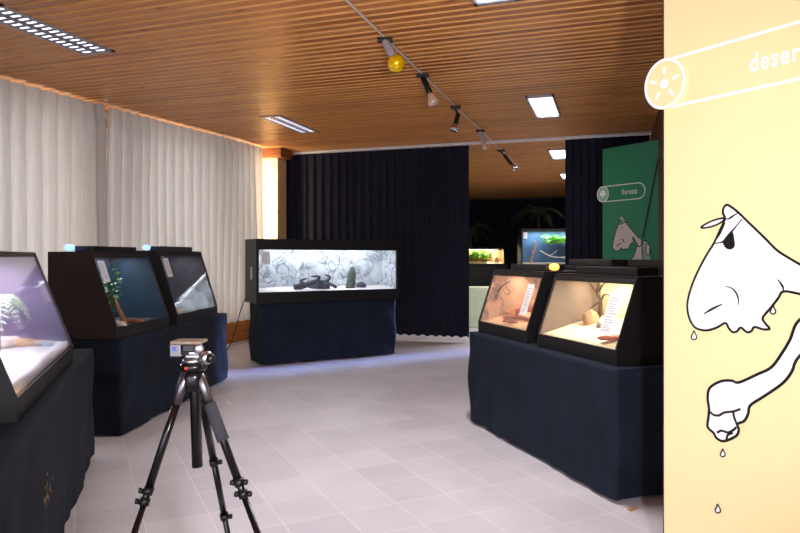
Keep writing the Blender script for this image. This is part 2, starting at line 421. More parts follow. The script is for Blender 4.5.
curtain('curtain', wl(0, -.31, 0), wl(0, 1.262, 0), .42, 3.47, M['pale_curtain'], 'pale linen curtain left of the bright slit, cut by the frame edge', 'pale window curtains', .085, .18, 1, .10)
curtain('curtain', wl(0, 1.375, 0), wl(0, 4.78, 0), .42, 3.47, M['pale_curtain'], 'long pale linen curtain on the window wall, from the bright slit to the corner pillar', 'pale window curtains', .085, .175, 2, .12)
curtain('curtain', (-6.12, 10.98, 0), (-2.37, 10.98, 0), .1, 3.45, M['black_curtain'], 'wide black curtain on the white rail, behind the wide tank with white rock', 'black room divider curtains', .035, .16, 3)
curtain('curtain', (-.74, 10.98, 0), (.57, 10.98, 0), .1, 3.45, M['black_curtain'], 'narrow black curtain on the white rail, behind the green panel', 'black room divider curtains', .03, .13, 4)
rl = MB().box((-5.74, 10.94, 3.458), (.595, 11.02, 3.5)).build('curtain_rail', M['white'], bevel=.004)
tag(rl, 'long thin white curtain rail under the board ceiling', 'rail')

# ------------------------------------------------------------------ ceiling lights
def louvre_light(x0, y0, y1, label, lit, w=.34):
    t = thing('ceiling_light', label, 'ceiling light', (x0 + w / 2, (y0 + y1) / 2, H), 0, 'recessed strip lights in the board ceiling')
    l = (y1 - y0) / 2; hw = w / 2; z0, z1 = (-.03 if lit else -.013), -.001
    MB().box((-hw, -l, z0), (-hw + .022, l, z1)).box((hw - .022, -l, z0), (hw, l, z1)).box((-hw, -l, z0), (hw, -l + .05, z1)).box((-hw, l - .05, z0), (hw, l, z1)).build('frame', M['grey_metal'], t)
    MB().box((-hw + .02, -l + .04, -.006), (hw - .02, l - .04, -.002)).build('reflector', M['diffuser'] if lit else M['louvre_glow'], t)
    mb = MB()
    mb.box((-.012, -l + .05, z0), (.012, l - .05, -.008))
    if not lit:
        n = 15; pc = (2 * l - .1) / n
        mb.box((-.03, -l + .05, z0 + .001), (.03, l - .05, -.007)); mb.box((-hw + .02, -l + .05, z0 + .001), (-hw + .045, l - .05, -.007)); mb.box((hw - .045, -l + .05, z0 + .001), (hw - .02, l - .05, -.007))
        for i in range(n + 1):
            y = -l + .05 + pc * i
            mb.box((-hw + .022, y - pc * .26, z0 + .002), (hw - .022, y + pc * .26, -.008))
        mb.build('louvre', M['louvre_metal'], t)
    else:
        mb2 = MB()
        for s in (-1, 1): mb2.tube([(s * hw * .5, -l + .06, -.017), (s * hw * .5, l - .06, -.017)], .009, 8)
        mb2.build('tube', M['tube'], t)
    return t
louvre_light(-4.94, 3.78, 5.03, 'louvred strip light over the first tanks, cut by the left frame edge', False, .36)
louvre_light(-4.77, 8.03, 9.28, 'louvred strip light near the corner pillar, above the wide tank', False)
louvre_light(-1.02, 3.72, 4.97, 'strip light at the very top edge, above the yellow spotlight', True)
louvre_light(-1.02, 8.02, 9.28, 'bright white strip light on this side of the curtain rail', True)
louvre_light(-1.14, 12.1, 13.3, 'bright white strip light just beyond the curtain rail', True)
louvre_light(-1.2, 15.6, 16.75, 'small bright strip light farther beyond the curtain rail', True)
louvre_light(-1.2, 18.9, 20.1, 'farthest strip light, nearly hidden by the narrow black curtain', True)

# ------------------------------------------------------------------ track and spotlights
TX = -1.945
tr = thing('lighting_track', 'thin white lighting track running along the board ceiling', 'lighting track', (TX, 8.5, H))
MB().box((-.007, -7.2, -.026), (.007, 6.0, -.012)).build('rail', M['white'], tr)
for yy in (-6, -4.0, -2.3, -.6, 1, 3, 5): MB().box((-.008, yy - .02, -.014), (.008, yy + .02, 0)).build('clip', M['grey_metal'], tr)
def spotlight(y, side, drop, kind, label, bend=None):
    t = thing('spotlight', label, 'spotlight', (TX, y, H - .03), YAW, 'spotlights on the ceiling track')
    MB().box((-.06, -.03, -.035), (.075, .03, -.001)).build('adapter', M['black_plastic'], t, bevel=.006)
    tip = Vector((side, -.03, -drop)); st = Vector(bend) if bend else Vector((.01, 0, -.03))
    if bend: MB().tube([(0, 0, -.03), st], .014).build('arm', M['black_plastic'], t)
    d = (tip - st).normalized(); q = d.to_track_quat('Z', 'Y').to_matrix().to_4x4(); L = (tip - st).length
    mt = Matrix.Translation(st) @ q
    body = {'yellow': M['grey_metal'], 'pearl': M['black_plastic'], 'chrome': M['black_plastic'], 'grey': M['grey_metal'], 'dark': M['black_plastic']}[kind]
    r = .034 if kind == 'yellow' else .030
    MB().lathe([(r * .75, -.012), (r, 0), (r * 1.05, L * .45), (r * 1.1, L * .62), (r * .9, L * .66)], mt).build('housing', body, t, smooth=True)
    if kind == 'yellow':
        a = .08; c = L * .62 + .05
        pr = [(.028, L * .6)] + [(a * math.sin(q_), c - a * math.cos(q_)) for q_ in [PI * (.17 + .80 * k / 12) for k in range(13)]]
        MB().lathe(pr, mt, 24).build('bulb', M['yellow_bulb'], t, smooth=True)
    elif kind == 'pearl':
        MB().lathe([(.024, L * .6), (.03, L * .72), (.058, L * .92), (.064, L * 1.02), (.055, L * 1.08), (.01, L * 1.1)], mt, 24).build('bulb', M['pearl_bulb'], t, smooth=True)
    elif kind == 'chrome':
        MB().lathe([(.022, L * .6), (.034, L * .7), (.06, L * .9), (.066, L * 1.02), (.055, L * 1.1), (.01, L * 1.13)], mt, 24).build('bulb', M['chrome'], t, smooth=True)
    else:
        MB().lathe([(.02, L * .6), (.034, L * .8), (.05, L * 1.0), (.02, L * 1.03)], mt, 20).build('bulb', M['chrome'] if kind == 'dark' else M['pearl_bulb'], t, smooth=True)
spotlight(5.42, .135, .29, 'yellow', 'spotlight with a round yellow bulb, nearest on the ceiling track')
spotlight(6.62, .125, .31, 'pearl', 'black spotlight with a pale flared bulb, next after the yellow one')
spotlight(8.15, -.01, .31, 'chrome', 'black spotlight bent back with a shiny silver bulb, this side of the rail', (.04, 0, -.11))
spotlight(9.8, .09, .30, 'grey', 'small grey spotlight in front of the white curtain rail')
spotlight(11.75, .27, .36, 'dark', 'dark spotlight farthest along the track, beyond the white rail', (.07, 0, -.1))

# ------------------------------------------------------------------ cloth covered plinths
def plinth(label, loc, rotz, L, D, Hh, seed, m=None, sag=.02):
    """box under a loose cloth: front on y=0, local x along the front"""
    vs = []; fs = []; idx = {}
    st = .055
    def disp(p, nrm, edge_drop):
        low = 1 - p.z / Hh
        a = .004 + sag * .55 * low
        v = noise.noise(Vector((p.x * 2.1 + seed * 7, p.y * 2.1, p.z * .9))) * a * 1.5 + noise.noise(Vector((p.x * 6 + seed, p.y * 6 + 3, p.z * 1.6))) * a * .55
        v += .3 * a * math.sin((p.x + p.y) * 19 + 4 * noise.noise(Vector((p.x * 3, p.y * 3, seed)))) * low * low
        # diagonal drag folds running down from the corners
        cx = min(p.x, L - p.x)
        v += .014 * math.sin((cx * 1.0 + (Hh - p.z) * .55) * 17 + seed) * math.exp(-cx * 3.2) * min(1, low * 3)
        return p + nrm * v
    def face(nu, nv, fn, nrm, top=False):
        base = len(vs)
        for j in range(nv + 1):
            for i in range(nu + 1):
                p = Vector(fn(i / nu, j / nv))
                if top:
                    q = p + Vector((0, 0, .004 * noise.noise(p * 5)))
                    vs.append(q)
                else:
                    q = disp(p, nrm, 0)
                    if p.z < .02: q.z = .012 + .012 * (1 + noise.noise(Vector((p.x * 5 + seed, p.y * 5, 1))))
                    if p.z > Hh - .004: q = p
                    vs.append(q)
        for j in range(nv):
            for i in range(nu):
                a = base + j * (nu + 1) + i; fs.append((a, a + 1, a + nu + 2, a + nu + 1))
    nu, nd, nz_ = int(L / st), int(D / st), int(Hh / st)
    # each side's displacement is shared at the corners by blending its normal
    def side(p):
        return None
    per = []
    for i in range(nu): per.append((L * i / nu, 0))
    for i in range(nd): per.append((L, D * i / nd))
    for i in range(nu): per.append((L - L * i / nu, D))
    for i in range(nd): per.append((0, D - D * i / nd))
    N = len(per)
    for j in range(nz_ + 1):
        z = Hh * (1 - j / nz_)
        for i, (x, y) in enumerate(per):
            nx = (1 if x >= L - 1e-6 else -1 if x <= 1e-6 else 0); ny = (1 if y >= D - 1e-6 else -1 if y <= 1e-6 else 0)
            nr = Vector((nx, ny, 0)).normalized(); p = Vector((x, y, z))
            q = p if j == 0 else disp(p, nr, 0)
            if j == nz_: q.z = .01 + .012 * (1 + noise.noise(Vector((x * 5 + seed, y * 5, 1))))
            if j == 0: q = p + Vector((0, 0, -.004))
            vs.append(q)
    for j in range(nz_):
        for i in range(N):
            i2 = (i + 1) % N; fs.append((j * N + i, j * N + i2, (j + 1) * N + i2, (j + 1) * N + i))
    base = len(vs)
    ring_in = []
    for i, (x, y) in enumerate(per):
        vs.append(Vector((L / 2 + (x - L / 2) * (1 - .012 / L * 2), D / 2 + (y - D / 2) * (1 - .012 / D * 2), Hh)))
    for i in range(N):
        i2 = (i + 1) % N; fs.append((i, base + i, base + i2, i2))
    fs.append(tuple(base + i for i in range(N)))
    o = MB().add(vs, fs).build('display_plinth', m or M['cloth'], smooth=True, loc=loc, rotz=rotz)
    md = o.modifiers.new('sub', 'SUBSURF'); md.levels = 1; md.render_levels = 1; md.subdivision_type = 'SIMPLE'
    me = o.data
    for p in me.polygons:
        if len(p.vertices) > 4: p.use_smooth = False
    return tag(o, label, 'plinth', 'black cloth covered plinths')

def at(base, xd, nd, s, t, z):
    """point s along a front and t behind it (both in the standpoint frame)"""
    return W(base[0] + xd[0] * s + nd[0] * t, base[1] + xd[1] * s + nd[1] * t, z)

PH = .82
# first plinth on the left (its right front corner is known, the front runs back towards the viewer)
X_1 = (-.342, .940); N_1 = (-.940, -.342); B_1 = (-2.29 + .342 * 2.9, 4.78 - .94 * 2.9)
X_2 = (.0831, .9965); N_2 = (-.9965, .0831); B_2 = (-2.316, 5.33)
X_3 = (.865, .501); N_3 = (-.501, .865); B_3 = (-1.911, 8.77)
X_4 = (.324, -.946); N_4 = (.946, .324); B_4 = (1.306 - .324 * 2.08, 3.87 + .946 * 2.08)
STAIN = (.96, 0, .44)
plinth('black cloth covered plinth at the lower left under the lilac lit tank', at(B_1, X_1, N_1, 0, 0, 0), heading(*N_1), 2.9, .8, PH, 1, stained_cloth())
plinth('black cloth covered plinth by the pale curtains, under the blue and the slate tank', at(B_2, X_2, N_2, 0, 0, 0), heading(*N_2), 2.48, .72, PH, 2, sag=.03)
plinth('black cloth covered plinth under the wide tank with white rock', at(B_3, X_3, N_3, 0, 0, 0), heading(*N_3), 2.13, .5, .86, 3)
plinth('black cloth covered plinth beside the yellow panel, under two sandy tanks', at(B_4, X_4, N_4, 0, 0, 0), heading(*N_4), 2.08, .68, PH, 4, sag=.013)
plinth('black cloth covered plinth behind the two sandy tanks, mostly hidden', at(B_4, X_4, N_4, .1, .74, 0), heading(*N_4), 1.5, .6, PH, 5)

# ------------------------------------------------------------------ tanks
def area_light(name, loc, size, power, col, parent=None, rot=(0, 0, 0), spread=PI, sy=None):
    l = bpy.data.lights.new(name, 'AREA'); l.energy = power; l.color = col; l.size = size; l.spread = spread
    if sy: l.shape = 'RECTANGLE'; l.size_y = sy
    o = bpy.data.objects.new(name, l); C.objects.link(o); o.location = loc; o.rotation_euler = rot
    if parent: o.parent = parent
    return o

def add_card(t, x, s, w, h, prof, W_):
    """a white text card stuck on the glass; (x, s) = upper left corner, s measured down the slope from the top"""
    (y0, z0), (y1, z1) = prof            # glass line bottom, top
    L = math.hypot(y1 - y0, z1 - z0); dy, dz = (y0 - y1) / L, (z0 - z1) / L
    nrm = Vector((0, dz, -dy)); nrm = nrm if nrm.y < 0 else -nrm
    def pt(a, b, off): return Vector((a, y1 + dy * b, z1 + dz * b)) + nrm * off
    vs = []
    for off in (.006, .0075):
        vs += [pt(x, s, off), pt(x + w, s, off), pt(x + w, s + h, off), pt(x, s + h, off)]
    c = MB().add(vs, [(0, 1, 2, 3), (7, 6, 5, 4), (0, 4, 5, 1), (1, 5, 6, 2), (2, 6, 7, 3), (3, 7, 4, 0)]).build('information_card', M['card'], t)
    mb = MB(); b = .14
    rnd = random.Random(int(x * 1000))
    while b < .9:
        wd = w * rnd.uniform(.5, .78)
        mb.add([pt(x + w * .12, s + h * b, .0085), pt(x + w * .12 + wd, s + h * b, .0085), pt(x + w * .12 + wd, s + h * (b + .022), .0085), pt(x + w * .12, s + h * (b + .022), .0085)], [(0, 1, 2, 3)])
        b += .055 if rnd.random() < .8 else .075
    mb.build('text_print', M['ink'], c)

def tank(label, loc, rotz, W_, Hh=.70, D=.58, setb=.20, side='tank', backdrop='bd_slate', sides='bd_slate', power=12, col=(1, 1, 1),
         card=None, hood=None, glow=None, vertical=False, rail_h=.10, lamp=True, top_h=.05, group='slanted display tanks'):
    t = thing('terrarium', label, 'terrarium', loc, rotz, group)
    th = .022 if vertical else .014
    if vertical:
        prof = [(0, 0), (0, Hh), (D, Hh), (D, 0)]; g0 = (.012, .155 if rail_h == .10 else rail_h); g1 = (.012, Hh - (.15 if rail_h == .10 else rail_h))
    else:
        prof = [(0, 0), (0, rail_h), (setb, Hh), (D, Hh), (D, 0)]; g0 = (.006, rail_h + .0); g1 = (setb * (1 - top_h / (Hh - rail_h)) + .006, Hh - top_h)
    for xa in (0, W_ - th):
        MB().prism_x(prof, xa, xa + th).build('side_panel', M[side], t, bevel=.002)
    MB().box((th, D - th, 0), (W_ - th, D, Hh)).build('back_panel', M['tank'], t)
    ty = 0 if vertical else setb
    MB().box((th, ty + .0, Hh - th), (W_ - th, D - th, Hh)).build('top_panel', M['tank'], t)
    MB().box((th, .0, 0), (W_ - th, D - th, .02)).build('base_panel', M['tank'], t)
    fr = MB()
    if vertical:
        fr.box((th, 0, .02), (W_ - th, .03, g0[1])).box((th, 0, g1[1]), (W_ - th, .03, Hh - th)).box((th, 0, g0[1]), (th + .016, .03, g1[1])).box((W_ - th - .016, 0, g0[1]), (W_ - th, .03, g1[1]))
    else:
        MB().box((th, 0, .02), (W_ - th, .02, rail_h)).build('lower_rail', M['tank'], t)
        fr.prism_x([(g1[0] - .006, g1[1]), (setb, Hh - th), (setb + .02, Hh - th), (g1[0] + .016, g1[1])], th, W_ - th)
    fr.build('front_frame' if vertical else 'upper_rail', M['tank'], t)
    MB().prism_x([(g0[0] + .002, g0[1]), (g1[0] + .002, g1[1]), (g1[0] + .007, g1[1]), (g0[0] + .007, g0[1])], th + .001, W_ - th - .001).build('glass_pane', M['glass'], t)
    # printed / sculpted backdrop, bulging a little like the foam rock sheets
    nx, nz_ = 40, 18; vs = []; fs = []
    bulge = .035 if backdrop in ('bd_white', 'bd_orange', 'bd_cream') else .002
    for j in range(nz_ + 1):
        for i in range(nx + 1):
            p = Vector((th + .004 + (W_ - 2 * th - .008) * i / nx, D - th - .012, .022 + (Hh - th - .03) * j / nz_))
            p.y -= abs(noise.noise(p * 5 + Vector((W_ * 9, 0, 0)))) * bulge; vs.append(p)
    for j in range(nz_):
        for i in range(nx):
            a = j * (nx + 1) + i; fs.append((a, a + 1, a + nx + 2, a + nx + 1))
    MB().add(vs, fs).build('backdrop', M[backdrop], t, smooth=True)
    for xa in (th + .001, W_ - th - .004):
        pr = [(.026, .022), (.026 if vertical else .0135, max(rail_h, .1)), (g1[0] + (.02 if vertical else .0085), g1[1]), (D - th - .002, Hh - th - .002), (D - th - .002, .022)]
        MB().prism_x(pr, xa, xa + .003).build('side_lining', M[sides], t)
    if lamp:
        yl = (ty + D) / 2 + .02
        MB().tube([(W_ * .12, yl, Hh - th - .02), (W_ * .88, yl, Hh - th - .02)], .011, 10).build('fluorescent_tube', M['tube'], t, smooth=True)
        area_light('tank_lamp', (W_ / 2, yl, Hh - th - .035), W_ * .8, power, col, t, (0, 0, 0), PI, .12)
    if card: add_card(t, *card, (g0, g1), W_)
    if hood:
        h0, h1, hy0, hy1, hz = hood
        MB().box((h0, hy0, Hh), (h1, hy1, Hh + hz)).build('light_hood', M['black_plastic'], t, bevel=.008)
        if glow:
            gx, gy, gm = glow
            MB().lathe([(.012, -.045), (.026, -.035), (.030, 0), (.026, .035), (.012, .045)], Matrix.Translation((gx, gy, Hh + .034)) @ Matrix.Rotation(PI / 2, 4, 'Y'), 14).build('lamp_end', M[gm], t, smooth=True)
    return t

def rotp(loc, rotz, x, y, z):
    return Vector(loc) + Matrix.Rotation(rotz, 3, 'Z') @ Vector((x, y, z))

R1, R2, R3, R4 = heading(*N_1), heading(*N_2), heading(*N_3), heading(*N_4)
L_1 = at(B_1, X_1, N_1, 2.9 - .60 - 1.67, .06, PH)
T1 = tank('nearest terrarium at the left edge, lilac lit with white sand and a pale fern', L_1, R1, 1.67, .71, .60, .22, 'tank', 'bd_lilac', 'bd_lilac', 42, (.84, .80, 1), hood=(.25, 1.05, .34, .5, .05), top_h=.025)
L_A = at(B_2, X_2, N_2, -.045, .02, PH)
TA = tank('terrarium by the pale curtains with a deep blue inside and green leaves', L_A, R2, .98, .725, .60, .22, 'tank_brown', 'bd_blue', 'bd_blue', 5, (.9, 1, 1), card=(.04, .03, .1, .19), hood=(.12, .88, .28, .44, .05), glow=(.05, .44, 'blue_glow'))
L_B = at(B_2, X_2, N_2, 1.12, .02, PH)
TB = tank('terrarium by the pale curtains with a slate grey inside and blue-grey rocks', L_B, R2, 1.10, .745, .60, .20, 'tank', 'bd_slate', 'bd_slate', 4, (1, .95, .9), card=(.05, .03, .11, .2), hood=(.30, 1.04, .28, .44, .05), glow=(.2, .42, 'blue_glow'))
L_0 = at(B_3, X_3, N_3, -.07, -.03, .86)
T0 = tank('wide terrarium with a bright white rock wall, in front of the black curtain', L_0, R3, 2.24, .89, .52, 0, 'tank', 'bd_white', 'bd_white', 13, (.90, .95, 1), card=(.07, .02, .13, .18), vertical=True, group='wide display tanks')
L_C = at(B_4, X_4, N_4, .04, .07, PH)
TC = tank('sandy orange terrarium, the farther of the two beside the yellow panel', L_C, R4, .86, .565, .60, .16, 'tank', 'bd_orange', 'bd_orange', 5, (1, .95, .88), card=(.68, .06, .10, .26), hood=(.13, .72, .26, .44, .055), glow=(.78, .30, 'amber_glow'))
L_D = at(B_4, X_4, N_4, 1.06, .07, PH)
TD = tank('cream sand terrarium, the nearer of the two beside the yellow panel', L_D, R4, .93, .555, .60, .16, 'tank', 'bd_cream', 'bd_grey', 8, (1, .93, .82), card=(.72, .06, .12, .29), hood=(.12, .80, .26, .44, .055))
# two tanks back to back with them, facing away
for (s, w, lb) in ((.95, .78, 'tank facing away behind the orange sandy terrarium, only its hood showing'), (1.72, .72, 'tank facing away behind the cream sandy terrarium, only its hood showing')):
    lo = at(B_4, X_4, N_4, s - .05, .76 + .56, PH)
    tank(lb, lo, R4 + PI, w, .60, .55, .18, hood=(.08, w - .08, .22, .4, .06), lamp=False, group='tanks facing away')
# switch box on the big tank's left side
MB().box((-.012, .16, .33), (.001, .24, .5)).build('switch', M['grey_metal'], T0, bevel=.003)

# ---- what lies in the tanks
def rock(label, loc, size, m, seed, name='rock', cat='rock', group=None):
    bm = bmesh.new(); bmesh.ops.create_icosphere(bm, subdivisions=3, radius=1)
    for v in bm.verts:
        n = v.co.normalized(); f = 1 + .28 * noise.noise(n * 1.6 + Vector((seed, 0, 0))) + .1 * noise.noise(n * 4 + Vector((0, seed, 0)))
        v.co = Vector((n.x * size[0] * f, n.y * size[1] * f, max(-.35, n.z) * size[2] * f))
        v.co.z += .33 * size[2]
    me = bpy.data.meshes.new(name); bm.to_mesh(me); bm.free(); me.materials.append(m)
    for p in me.polygons: p.use_smooth = True
    o = bpy.data.objects.new(name, me); C.objects.link(o); o.location = loc; o.rotation_euler = (0, 0, seed)
    return tag(o, label, cat, group)
def sand(label, loc, rotz, W_, D, z, m, slope=.05, amp=.012):
    nx, ny = 36, 18; vs = []; fs = []
    for j in range(ny + 1):
        for i in range(nx + 1):
            x = .03 + (W_ - .06) * i / nx; y = .034 + (D - .108) * j / ny
            vs.append((x, y, z + slope * j / ny + amp * noise.noise(Vector((x * 4, y * 4, W_))) * (1 if 0 < j else .3)))
    n0 = len(vs)
    for j in range(ny):
        for i in range(nx):
            a = j * (nx + 1) + i; fs.append((a, a + 1, a + nx + 2, a + nx + 1))
    rim = [i for i in range(nx + 1)] + [(j) * (nx + 1) + nx for j in range(1, ny + 1)] + [ny * (nx + 1) + i for i in range(nx - 1, -1, -1)] + [j * (nx + 1) for j in range(ny - 1, 0, -1)]
    low = []
    for r in rim: low.append(len(vs)); vs.append((vs[r][0], vs[r][1], .0215))
    for k in range(len(rim)):
        k2 = (k + 1) % len(rim); fs.append((rim[k], low[k], low[k2], rim[k2]))
    fs.append(tuple(low))
    o = MB().add(vs, fs).build('sand', m, smooth=True, loc=loc, rotz=rotz); o['kind'] = 'stuff'
    return tag(o, label, 'sand')
def branch(label, loc, rotz, pts, r0, m, name='branch', twigs=(), group=None):
    """a main limb through the points, twigs as lists of points, one woody body"""
    t = MB(); p = spline(pts, n=6); n = len(p)
    p = [q + Vector((noise.noise(q * 9) * .008, noise.noise(q * 9 + Vector((5, 0, 0))) * .008, 0)) for q in p]
    t.tube(p, [r0 * (1 - .6 * i / n) for i in range(n)], 8)
    for tw in twigs:
        q = spline(tw, n=5); t.tube(q, [r0 * .55 * (1 - .7 * i / len(q)) for i in range(len(q))], 7)
    return tag(t.build(name, m, smooth=True, loc=loc, rotz=rotz), label, 'branch', group)
def fern(label, loc, rotz, n, length, m, rise=1.0, name='fern', leaf_w=.16, cat='plant', seed=1, pinnae=12, parts=True, droop=1.0, group=None, ch=.04):
    """arching fronds with paired leaflets around a short crown"""
    t = thing(name, label, cat, loc, rotz, group); rnd = random.Random(seed)
    MB().lathe([(.014, 0), (.018, .02), (.013, ch * .9), (.008, ch + .01)], None, 8).build('crown', M['bark'], t, smooth=True)
    for k in range(n):
        a = 2 * PI * k / n + rnd.uniform(-.25, .25); L = length * rnd.uniform(.8, 1.1); up = rise * rnd.uniform(.7, 1.2)
        dr = Vector((math.cos(a), math.sin(a), 0)); sd = Vector((-dr.y, dr.x, 0)); mb = MB()
        path = []
        for i in range(pinnae + 1):
            s = i / pinnae; path.append(dr * (L * (s * .9)) + Vector((0, 0, ch + L * (up * s - droop * 1.1 * s * s * up))))
        mb.tube(path, [.004 * (1 - .7 * i / pinnae) for i in range(pinnae + 1)], 5)
        for i in range(1, pinnae + 1):
            s = i / pinnae; w = L * leaf_w * 2 * math.sin(PI * min(1, s * .85 + .12)) ** .8
            tan = (path[i] - path[i - 1]).normalized()
            for sg in (-1, 1):
                o = path[i]; tip = o + sd * sg * w + tan * w * .45 - Vector((0, 0, w * .25)); hw = tan * L / pinnae * .38
                mid = (o + tip) / 2 + Vector((0, 0, w * .08))
                mb.add([o - hw * .4, mid - hw, tip, mid + hw, o + hw * .4], [(0, 1, 2, 3, 4)])
        mb.build('frond', m, t, smooth=False)
    return t
def leafy(label, loc, rotz, n, size, m, seed, name='leafy_plant', spread=.12, tall=.3, group=None):
    t = thing(name, label, 'plant', loc, rotz, group); rnd = random.Random(seed); st = MB(); lf = MB()
    for k in range(n):
        a = rnd.uniform(0, 2 * PI); h = tall * rnd.uniform(.55, 1); r = spread * rnd.uniform(.3, 1)
        top = Vector((math.cos(a) * r, math.sin(a) * r, h)); st.tube(spline([(0, 0, 0), (top.x * .3, top.y * .3, h * .6), top], n=4), .003, 5)
        for q in range(5):
            b = a + rnd.uniform(-1.4, 1.4); c = top * (1 - .14 * q); dr = Vector((math.cos(b), math.sin(b), rnd.uniform(-.3, .5))).normalized()
            sd = Vector((-dr.y, dr.x, 0)).normalized() * size * .32; tip = c + dr * size
            mid = c + dr * size * .5 + Vector((0, 0, size * .1))
            lf.add([c, mid - sd, tip, mid + sd], [(0, 1, 2), (0, 2, 3)])
    st.build('stem', M['darkleaf'], t, smooth=True); lf.build('foliage', m, t)
    return t

def P_(L, R, x, y, z): return rotp(L, R, x, y, z)
# nearest left tank
sand('white sand on the floor of the lilac lit tank at the left edge', L_1, R1, 1.67, .60, .135, M['white_sand'], .02)
fern('pale green fern standing in the lilac lit tank at the left edge', P_(L_1, R1, 1.16, .32, .145), R1, 13, .21, M['fern'], 1.2, seed=4, droop=1.3, ch=.27)
for i, (x, y, sx, lb, mm) in enumerate(((1.44, .34, .085, 'large pale stone nearest the fern in the left edge tank', 'pink_rock'), (1.43, .235, .06, 'tan stone in the middle of the row in the left edge tank', 'tan_rock'),
                                        (1.42, .165, .045, 'flat pinkish stone beside the tan one in the left edge tank', 'pink_rock'), (1.40, .105, .035, 'small grey stone closest to the glass in the left edge tank', 'blue_rock'))):
    rock(lb, P_(L_1, R1, x, y, .14), (sx * 1.3, sx, sx * .55), M[mm], 2.3 + i, group='stones in the left edge tank')
# blue tank
sand('gravel on the floor of the deep blue tank', L_A, R2, .97, .60, .085, M['dark_gravel'], .0)
leafy('tall leafy green plant at the left side of the deep blue tank', P_(L_A, R2, .30, .23, .09), R2, 11, .085, M['leaf'], 3, tall=.5, spread=.09)
leafy('low green plant behind the branch in the deep blue tank', P_(L_A, R2, .42, .30, .09), R2, 8, .08, M['leaf'], 5, tall=.3, spread=.09)
branch('pale brown upright branch in the deep blue tank', P_(L_A, R2, 0, 0, 0), R2, [(.36, .12, .09), (.31, .13, .18), (.285, .155, .26), (.27, .17, .33)], .024, M['palebark'], twigs=[[(.31, .13, .18), (.38, .17, .19), (.44, .2, .13)]])
rock('reddish flat stone on the gravel of the deep blue tank', P_(L_A, R2, .46, .08, .095), (.1, .05, .022), M['red_rock'], 3.3)
rock('whitish stone at the left front of the deep blue tank', P_(L_A, R2, .17, .075, .095), (.09, .045, .03), M['pink_rock'], 6.1)
# slate tank
sand('gravel on the floor of the slate grey tank', L_B, R2, 1.08, .60, .085, M['dark_gravel'], .0)
rock('large blue-grey rock at the right in the slate grey tank', P_(L_B, R2, .86, .20, .09), (.17, .12, .17), M['blue_rock'], 1.2, group='rocks in the slate grey tank')
rock('low blue-grey rock in the middle of the slate grey tank', P_(L_B, R2, .60, .18, .09), (.13, .10, .085), M['blue_rock'], 4.4, group='rocks in the slate grey tank')
rock('small tan rock at the left front of the slate grey tank', P_(L_B, R2, .26, .09, .09), (.09, .05, .04), M['tan_rock'], 5.2, group='rocks in the slate grey tank')
# wide tank
sand('pale sand on the floor of the wide white rock tank', L_0, R3, 2.24, .52, .15, M['white_sand'], .05)
branch('gnarled grey driftwood lying at the bottom of the wide white rock tank', L_0, R3, [(.62, .2, .2), (.78, .17, .235), (.95, .2, .28), (1.12, .22, .26), (1.3, .25, .19)], .05, M['greyroot'], 'driftwood',
       twigs=[[(.78, .17, .235), (.7, .16, .3), (.8, .15, .33)], [(.95, .2, .28), (1.0, .16, .35), (.86, .14, .36)], [(1.12, .22, .26), (1.18, .2, .34), (1.1, .2, .38)], [(.95, .2, .28), (.98, .12, .22), (1.08, .1, .18)]])
t = MB().lathe([(.075, 0), (.07, .06), (.062, .16), (.066, .22), (.05, .28), (.03, .32), (.012, .335)], Matrix.Rotation(.12, 4, 'Y'), 18)
tag(t.build('stump', M['cactus'], smooth=True, loc=P_(L_0, R3, 1.53, .24, .16), rotz=R3), 'upright grey-green stump in the wide white rock tank', 'stump')
rock('grey rock under the driftwood in the wide white rock tank', P_(L_0, R3, 1.05, .3, .165), (.2, .1, .1), M['greyroot'], 3.1)
rock('dark low stone right of the stump in the wide white rock tank', P_(L_0, R3, 1.74, .3, .165), (.09, .07, .07), M['greyroot'], 7.7)
# orange tank
sand('orange sand on the floor of the orange sandy tank', L_C, R4, .86, .60, .105, M['orange_sand'], .10)
branch('thin dark branch leaning at the upper left of the orange sandy tank', L_C, R4, [(.05, .15, .30), (.05, .18, .37), (.05, .23, .42), (.06, .30, .46)], .011, M['bark'])
branch('pale log lying across the orange sandy tank', L_C, R4, [(.22, .16, .14), (.4, .18, .165), (.58, .2, .16), (.72, .24, .19)], .026, M['orange_rock'], 'log', twigs=[[(.4, .18, .165), (.44, .15, .22), (.5, .15, .25)]])
rock('large orange rock slab at the right in the orange sandy tank', P_(L_C, R4, .30, .46, .16), (.2, .07, .11), M['orange_rock'], 2.2, group='rocks in the orange sandy tank')
rock('low grey-tan rock at the back of the orange sandy tank', P_(L_C, R4, .13, .32, .15), (.07, .1, .06), M['orange_rock'], 8.2, group='rocks in the orange sandy tank')
rock('small red stone at the front of the orange sandy tank', P_(L_C, R4, .44, .09, .125), (.07, .035, .022), M['red_rock'], 9.1, group='rocks in the orange sandy tank')
